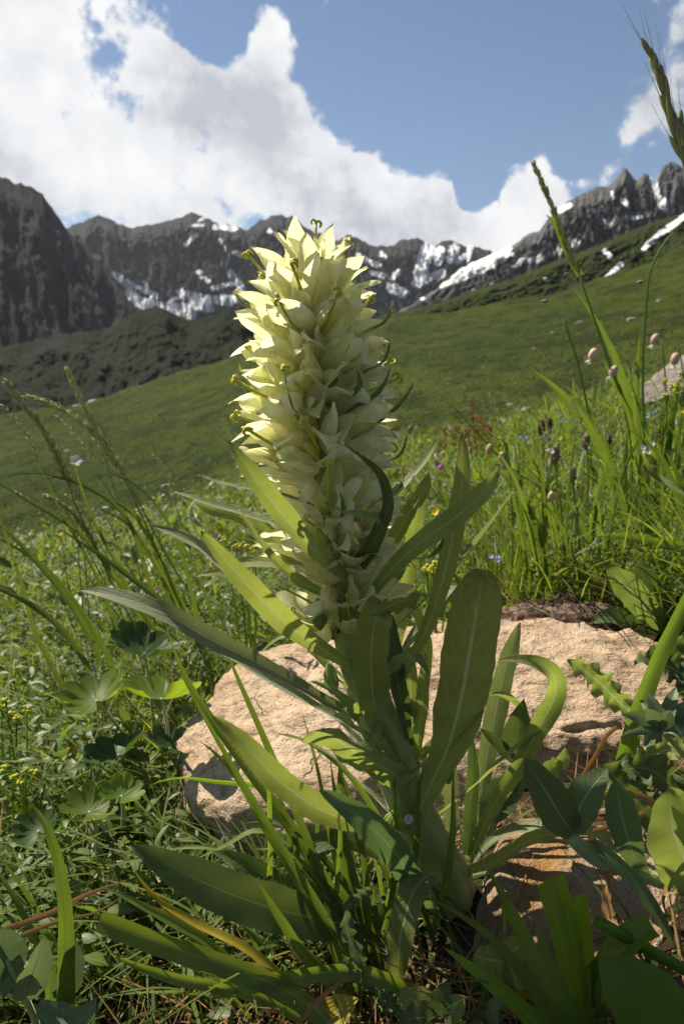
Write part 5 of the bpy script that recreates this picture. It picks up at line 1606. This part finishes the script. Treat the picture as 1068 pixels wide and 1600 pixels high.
    for w, pts in [(16, [(300, 1060, .70), (200, 930, .70), (120, 830, .69), (40, 780, .69), (-20, 745, .69)]), (20, [(330, 1000, .60), (240, 930, .60), (160, 870, .60), (90, 825, .60)]),
                   (18, [(190, 1090, .66), (130, 960, .66), (60, 880, .66), (-30, 830, .66)]), (14, [(240, 1040, .70), (190, 900, .70), (140, 800, .70), (110, 700, .70)]),
                   (15, [(260, 1050, .72), (230, 900, .72), (190, 800, .72), (90, 745, .72), (0, 745, .72)]), (20, [(160, 1040, .62), (100, 930, .62), (50, 870, .62), (-20, 800, .62)]),
                   (13, [(290, 1050, .74), (240, 880, .74), (200, 820, .74), (130, 790, .74)]), (12, [(200, 1080, .7), (150, 900, .7), (90, 790, .7), (60, 720, .7)]),
                   (18, [(140, 1050, .58), (70, 960, .58), (20, 930, .58), (-40, 910, .58)]), (14, [(320, 1060, .76), (300, 930, .76), (270, 830, .76), (215, 760, .76), (150, 735, .76)]),
                   (12, [(340, 1060, .78), (330, 960, .78), (290, 860, .78), (250, 800, .78)]), (14, [(120, 1100, .6), (60, 1000, .6), (30, 900, .6), (0, 810, .6)])]:
        items.append((w * .55, (random.uniform(0, 40), random.uniform(0, 40)), 'blade', pts))
    blade_set('grass_clump', 'clump of long leaning grass blades at the left edge before the valley', 'grass', items, 'blade_dark')
    items = []
    for k in range(20):
        bx = random.uniform(790, 960); tx = bx + random.uniform(-150, 90); h = random.uniform(170, 300)
        by = random.uniform(930, 965); Yb = .70 + random.uniform(-.02, .08)
        items.append((random.uniform(5, 12), (random.uniform(0, 50), random.uniform(0, 50)), 'blade', [(bx, by, Yb), (bx * .75 + tx * .25, by - h * .4, Yb), (bx * .4 + tx * .6, by - h * .8, Yb), (tx, by - h, Yb)], random.choice(['blade', 'blade_dark', 'blade_dark', 'blade'])))
    blade_set('grass_clump', 'thick clump of lush grass blades growing right behind the boulder', 'grass', items, 'blade')
    items = []
    for k in range(15):
        bx = random.uniform(980, 1120); tx = bx + random.uniform(-140, 60); h = random.uniform(150, 340)
        by = random.uniform(900, 950); Yb = .78 + random.uniform(-.06, .08)
        items.append((random.uniform(5, 13), (random.uniform(0, 50), random.uniform(0, 50)), 'blade', [(bx, by, Yb), (bx * .75 + tx * .25, by - h * .4, Yb), (bx * .4 + tx * .6, by - h * .8, Yb), (tx, by - h * .95, Yb)], random.choice(['blade', 'blade_dark', 'blade_dark'])))
    blade_set('grass_clump', 'loose clump of grass blades below the pink outcrop', 'grass', items, 'blade')


tall_grasses()


# ------------------------------------------------------------------ meadow flowers
def to_ground(P):
    return np.array([P[0], P[1], float(ground_z(P[0], P[1]))])


def campion_head(t, c, s, mat, down=(-.3, 0, -1), petals=True):
    d = unit(np.asarray(down, float))
    V, F, uv = ellipsoid(c + d * s * .55, (s * .42, s * .42, s * .62), 14, 10, axis=d)
    h = link('calyx', mk_mesh('calyx', V, F, M[mat], uv), t)
    if petals:
        J = Join()
        for q in range(5):
            a = q * 1.257
            qd = np.array(Vector(d).to_track_quat('Z', 'Y') @ Vector((math.cos(a) * .8, math.sin(a) * .8, .7)))
            J.add(*ribbon([c + d * s * 1.05, c + d * s * 1.15 + qd * s * .25, c + d * s * 1.15 + qd * s * .55], s * .32, 'acorn', nseg=6, nac=2, ref=c + d * 3))
        o = link('petals', J.mesh('petals', M['white']), t)


def build_campion(label, heads, Y, mat, s, petals, stemx):
    b = PY(stemx[0], stemx[1], Y)
    g0 = to_ground(b)
    t = thing('bladder_campion', label, 'flower', g0)
    V, F, uv = tube([g0 - np.array([0, 0, .003]), b, PY(stemx[2], stemx[3], Y)], [.0014, .001], 6, 14)
    link('stem', mk_mesh('stem', V, F, M['blade'], uv), t)
    for (px, py, dx) in heads:
        c = PY(px, py, Y)
        V, F, uv = tube([PY(stemx[2], stemx[3], Y), PY((px + stemx[2]) / 2, min(py, stemx[3]) - 8, Y), c], [.0008, .0007], 5, 10)
        link('stalk', mk_mesh('stalk', V, F, M['blade'], uv), t)
        campion_head(t, c, wpx(s, c), mat, (dx, -.1, -1), petals)


build_campion('pink bladder campion hanging to the left of a tall grass stalk', [(930, 545, -.5)], .95, 'pink', 16, True, (985, 700, 945, 560))
build_campion('pink bladder campion heads nodding beside the pink outcrop', [(962, 572, -.5)], .95, 'pink', 15, True, (1010, 720, 985, 600))
build_campion('pink bladder campion standing above the pink outcrop', [(1026, 522, -.4)], .98, 'pink', 15, True, (1040, 700, 1033, 530))
build_campion('pink bladder campion at the foot of the pink outcrop', [(1056, 552, -.2)], .90, 'pink', 16, True, (1075, 700, 1062, 556))
build_campion('olive seed capsules of a campion beside the tall bellflower leaf', [(766, 694, -.2), (784, 706, 0), (790, 718, -.2)], .75, 'olive_bud', 14, False, (800, 860, 792, 700))
build_campion('green campion bud hanging over the lush grass clump', [(862, 768, -.1)], .72, 'olive_bud', 14, False, (880, 900, 872, 762))


def plantain(label, px, py, Y, s=22, mat='plantain', group=None):
    c = PY(px, py, Y); g0 = to_ground(c + np.array([.01, 0, 0]))
    t = thing('plantain', label, 'flower', g0, group)
    V, F, uv = tube([g0 - np.array([0, 0, .003]), (g0 + c) / 2 + np.array([.004, 0, 0]), c], [.0011, .0009], 6, 12)
    link('stalk', mk_mesh('stalk', V, F, M['blade'], uv), t)
    J = Join()
    r = wpx(s, c) * .5
    J.add(*ellipsoid(c, (r * .62, r * .62, r * 1.3), 14, 12, noise_amp=.25, nsc=400))
    for k in range(50):
        a, z = random.uniform(0, 6.28), random.uniform(-1, 1)
        q = c + np.array([math.cos(a) * r * .66 * math.sqrt(1 - z * z * .8), math.sin(a) * r * .66 * math.sqrt(1 - z * z * .8), z * r * 1.2])
        J.add(*ellipsoid(q, (r * .16, r * .16, r * .13), 5, 4))
    link('flower_head', J.mesh('flower_head', M[mat]), t)


plantain('tan plantain head on a bare stalk above the lush grass clump', 866, 711, .80, 22)
plantain('pale plantain head leaning beside a white flowered sprig', 893, 742, .78, 20)
plantain('tall brown plantain head between the grass stalks', 915, 690, .85, 18)
plantain('small whitish plantain bud low in the lush grass', 898, 798, .74, 12, 'plantain')
plantain('dark brown seed head standing before the blue flowers', 845, 668, 1.2, 18, 'brown_head')
plantain('dark brown seed head beside the yellow buttercup', 950, 688, 1.05, 13, 'brown_head')
plantain('brown seed head low at the right edge of the meadow', 1010, 728, .85, 15, 'brown_head')
plantain('brown seed head among the red sorrel stalks', 858, 662, 1.3, 14, 'brown_head')


def little_flower(label, px, py, Y, s, mat, cat='flower', n=1, spread=0, group=None, name='meadow_flower'):
    c0 = PY(px, py, Y); g0 = to_ground(c0)
    t = thing(name, label, cat, g0, group)
    for k in range(n):
        c = PY(px + random.uniform(-spread, spread), py + random.uniform(-spread * .7, spread * .7), Y + random.uniform(-.03, .03))
        V, F, uv = tube([g0 - np.array([0, 0, .003]), (g0 + c) / 2 + rng.normal(0, .002, 3), c], [.0009, .0006], 5, 8)
        link('stalk', mk_mesh('stalk', V, F, M['blade'], uv), t)
        J = Join()
        r = wpx(s, c) * .5
        up = unit(np.array([random.uniform(-.3, .3), -.7, .6]))
        for q in range(5):
            a = q * 1.257
            qd = np.array(Vector(up).to_track_quat('Z', 'Y') @ Vector((math.cos(a), math.sin(a), .25)))
            J.add(*ribbon([c, c + qd * r * .55, c + qd * r], r * .9, 'acorn', nseg=5, nac=2, ref=c + up * 3), tint=.3)
        link('petals', J.mesh('petals', M[mat]), t)


little_flower('yellow buttercup between the tall grass stalks', 926, 661, 1.1, 11, 'yellow')
little_flower('yellow buttercup low in front of the blue flowers', 873, 684, 1.05, 10, 'yellow')
little_flower('yellow buttercup beside the spurge on the right', 1066, 642, .9, 13, 'yellow')
little_flower('pair of yellow flowers behind the crossing bellflower leaves', 678, 802, .75, 11, 'yellow', n=2, spread=7)
little_flower('orange yellow flower among the left grass blades', 95, 832, .9, 12, 'yellow')
for px, py, Y, n, lb in [(815, 683, 1.15, 3, 'pale blue forget-me-nots behind the olive campion capsules'), (845, 682, 1.1, 3, 'pale blue forget-me-nots below the dark brown seed heads'),
                         (875, 655, 1.25, 3, 'pale blue forget-me-nots right of the dark brown seed heads'), (920, 700, .95, 2, 'pale blue forget-me-nots beside the tall brown plantain head'),
                         (1020, 645, 1.1, 4, 'pale blue forget-me-nots below the nodding campions'), (1045, 655, 1.0, 3, 'pale blue forget-me-nots under the yellow spurge cluster')]:
    little_flower(lb, px, py, Y, 6, 'blue', n=n, spread=10)
little_flower('blue forget-me-nots low behind the upright blunt leaf', 772, 872, .70, 9, 'blue', n=3, spread=6)
little_flower('pale blue flowers beside a pink one in the left meadow', 238, 928, .75, 9, 'blue', n=2, spread=7)
little_flower('small pink flower beside the blue ones in the left meadow', 246, 922, .76, 8, 'mauve')
little_flower('tiny blue flowers low at the left among the herbs', 150, 1030, .58, 6, 'blue', n=4, spread=26)
little_flower('magenta clover flower behind the curled bellflower leaf', 688, 728, 1.0, 12, 'mauve', n=2, spread=4)
little_flower('white flowers on the sprig beside the plantain head', 858, 704, .80, 9, 'white', n=3, spread=6)
little_flower('white flower cluster at the right among brown seed heads', 1012, 700, .85, 10, 'white', n=5, spread=12)
little_flower('white silky seed tuft on a stalk before the far slope', 118, 722, .80, 20, 'white', n=2, spread=5)


def spurge(label, px, py, Y, n, spread, s):
    c0 = PY(px, py, Y); g0 = to_ground(c0)
    t = thing('spurge', label, 'herb', g0)
    for k in range(n):
        c = PY(px + random.gauss(0, spread), py + random.gauss(0, spread * .7), Y + random.uniform(-.02, .02))
        V, F, uv = tube([g0 - np.array([0, 0, .003]), (g0 + c) / 2 + rng.normal(0, .004, 3), c], [.0011, .0008], 5, 8)
        link('stalk', mk_mesh('stalk', V, F, M['blade_bright'], uv), t)
        J = Join()
        r = wpx(s, c) * .5
        for q in range(9):
            d = unit(rng.normal(size=3) + np.array([0, -.3, .6]))
            J.add(*ellipsoid(c + d * r * .75, (r * .42, r * .42, r * .32), 6, 5, noise_amp=.2), tint=random.uniform(0, .5))
        link('flower_head', J.mesh('flower_head', M['spurge']), t)


spurge('yellow green spurge heads seen between the left bellflower leaves', 380, 860, .58, 6, 14, 14)
spurge('yellow green spurge heads behind the right bellflower leaves', 678, 880, .60, 8, 20, 13)
spurge('yellow spurge cluster on the right below the pink outcrop', 1050, 605, .95, 16, 16, 11)
spurge('yellow green spurge at the left edge above the broad dark leaf', 35, 1215, .45, 6, 12, 14)
spurge('yellow green spurge low beside the left grass clump', 15, 1105, .52, 5, 12, 14)
spurge('yellow green spurge in the shade of the long left leaf', 210, 1250, .44, 4, 12, 10)


def sorrel(label, px, py, Y, h, group=None):
    g0 = to_ground(PY(px, py, Y))
    t = thing('sorrel', label, 'herb', g0, group)
    top = PY(px, py - h, Y)
    V, F, uv = tube([g0 - np.array([0, 0, .003]), (g0 + top) / 2 + rng.normal(0, .01, 3), top], [.0016, .001], 5, 12)
    link('stem', mk_mesh('stem', V, F, M['sorrel'], uv), t)
    J = Join()
    for k in range(90):
        q = g0 * 0 + top + np.array([random.gauss(0, .010), random.gauss(0, .010), -random.random()**1.3 * h / FPX * Y * 1.2])
        J.add(*ellipsoid(q, (.0026, .0026, .0034), 5, 4), tint=random.uniform(-.2, .5))
    link('flower_head', J.mesh('flower_head', M['sorrel']), t)


for px, py, Y, h in [(738, 690, 2.2, 66), (752, 692, 2.3, 42), (764, 698, 2.2, 36), (695, 712, 2.3, 44), (710, 706, 2.4, 40), (728, 706, 2.1, 36), (745, 700, 2.0, 30)]:
    sorrel('tallest rusty red sorrel spire at the meadow edge' if h == 66 else 'short rusty red sorrel spire beside the tallest one', px, py, Y, h, 'red sorrel spires' if h != 66 else None)

# ------------------------------------------------------------------ stones on the slope, peat, small creatures
o = rock('outcrop', PY(1062, 566, 2.0) + np.array([0.03, 0, -.05]), (.14, .09, .05), M['far_rock'], rot=.3, seed=8.8, sub=5, tilt=(0, -.62), amp=.35, fine=.2)
tag(o, 'long pinkish stone outcrop at the right edge of the meadow', 'stone')
for k, (px, py, w) in enumerate([(797, 633, 14), (822, 640, 20), (645, 668, 16), (905, 505, 16), (862, 520, 9), (935, 512, 10), (985, 500, 18), (850, 470, 10), (755, 575, 7), (885, 428, 8), (915, 560, 8), (105, 705, 13), (262, 760, 20), (700, 600, 6), (835, 545, 10), (960, 545, 10), (1030, 470, 12), (1000, 440, 10)]):
    P = PG(px, py)
    s = wpx(w, P) * .5
    o = rock('slope_stone', P + np.array([0, 0, -s * .12]), (s, s * .8, s * .5), M['far_rock'], rot=k * 1.3, seed=k * 1.7 + .3, sub=4, amp=.5, fine=.25)
    own = {0: 'whitish stone lying right of the red sorrel at the meadow edge', 1: 'broad pale stone lying on the slope beside the small whitish one', 2: 'flat pale stone on the slope left of the red sorrel',
           6: 'wide grey stone on the slope above the campion heads', 11: 'grey stone on the slope behind the left seed grasses', 12: 'dark stone on the slope above the left bellflower leaf tips'}
    if k in own: tag(o, own[k], 'stone')
    else: tag(o, 'small pale stone lying on the far grassy slope', 'stone', 'stones on the far slope')


def peat():
    c = np.array([.215, .635, .050])
    o = rock('peat_clod', c, (.058, .035, .018), M['peat'], seed=4.4, sub=5, fine=.35, amp=.3)
    tag(o, 'dark crumbly clod of peat and roots on the back of the boulder', 'soil')
    J = Join()
    for k in range(140):
        a = random.uniform(0, 6.28); b = c + np.array([math.cos(a) * .05 * random.random(), math.sin(a) * .03 * random.random(), .012])
        P = [b, b + rng.normal(0, .012, 3) * [1, 1, .5], b + rng.normal(0, .022, 3) * [1, 1, .4]]
        J.add(*tube(P, .0005, 4, 8, cap=False))
    tag(link('root', J.mesh('root', M['twig']), o), kind='stuff')


peat()


def shell():
    c = PY(637, 1279, STEM_Y - .0155)
    t = np.linspace(0, 1, 40); th = np.linspace(0, 2 * np.pi, 14, endpoint=False)
    tr = .0026 * (.25 + .75 * t)
    a = t * 2 * np.pi * 2.2
    cr = .0015 * t
    ctr = np.stack([np.cos(a) * cr, .0022 * (1 - t) - .001, np.sin(a) * cr * 1.25], -1)
    V = ctr[:, None] + tr[:, None, None] * .62 * np.stack([np.cos(th)[None] * np.cos(a)[:, None], np.sin(th)[None] * np.ones_like(a)[:, None] * .9, np.cos(th)[None] * np.sin(a)[:, None] * 1.3], -1)
    me = mk_mesh('snail_shell', V.reshape(-1, 3), grid_faces(40, 14, True), M['shell'])
    o = link('snail_shell', me); o.location = c
    tag(o, 'tiny white snail shell stuck on the lower flower stem', 'snail')


shell()


def ant(label, px, py, dY, ang):
    c = PY(px, py, STEM_Y + dY)
    t = thing('ant', label, 'ant', c)
    d = np.array([math.cos(ang), 0, math.sin(ang)]); s = np.array([-d[2], 0, d[0]])
    J = Join()
    for k, r in ((-.0021, (.0008, .0008, .0013)), (0, (.0005, .0005, .0010)), (.0017, (.0007, .0007, .0008))):
        J.add(*ellipsoid(c + d * k, r, 8, 6, axis=d))
    link('body', J.mesh('body', M['ant']), t)
    for k in (-.0004, .0, .0005):
        for q in (-1, 1):
            b = c + d * k
            V, F, uv = tube([b, b + s * q * .0014 + d * k * 2 + np.array([0, -.0006, 0]), b + s * q * .0026 + d * k * 3], .00013, 4, 6, cap=False)
            link('leg', mk_mesh('leg', V, F, M['ant'], uv), t)


ant('small dark ant crawling on the stem between the lowest flowers', 543, 880, -.022, .2)
ant('small dark ant on the stem just below the flower spike', 530, 982, -.016, 1.2)


# ------------------------------------------------------------------ the air of the valley
def haze():
    x0, x1, y0, y1, z0, z1 = -6500, 6500, -600, 5200, -900, 1500
    V = np.array([[x, y, z] for z in (z0, z1) for y in (y0, y1) for x in (x0, x1)], float)
    F = np.array([[0, 2, 3, 1], [4, 5, 7, 6], [0, 1, 5, 4], [2, 6, 7, 3], [0, 4, 6, 2], [1, 3, 7, 5]])
    m, nt, N, L, out = new_mat('haze')
    v = N.new('ShaderNodeVolumePrincipled')
    v.inputs['Color'].default_value = (0.80, 0.88, 1.0, 1)
    v.inputs['Density'].default_value = 0.000024
    v.inputs['Anisotropy'].default_value = 0.2
    L.new(v.outputs[0], out.inputs['Volume'])
    tag(link('haze', mk_mesh('haze', V, F, m, smooth=False)), 'thin blue haze hanging in the valley air', 'haze', kind='stuff')


haze()
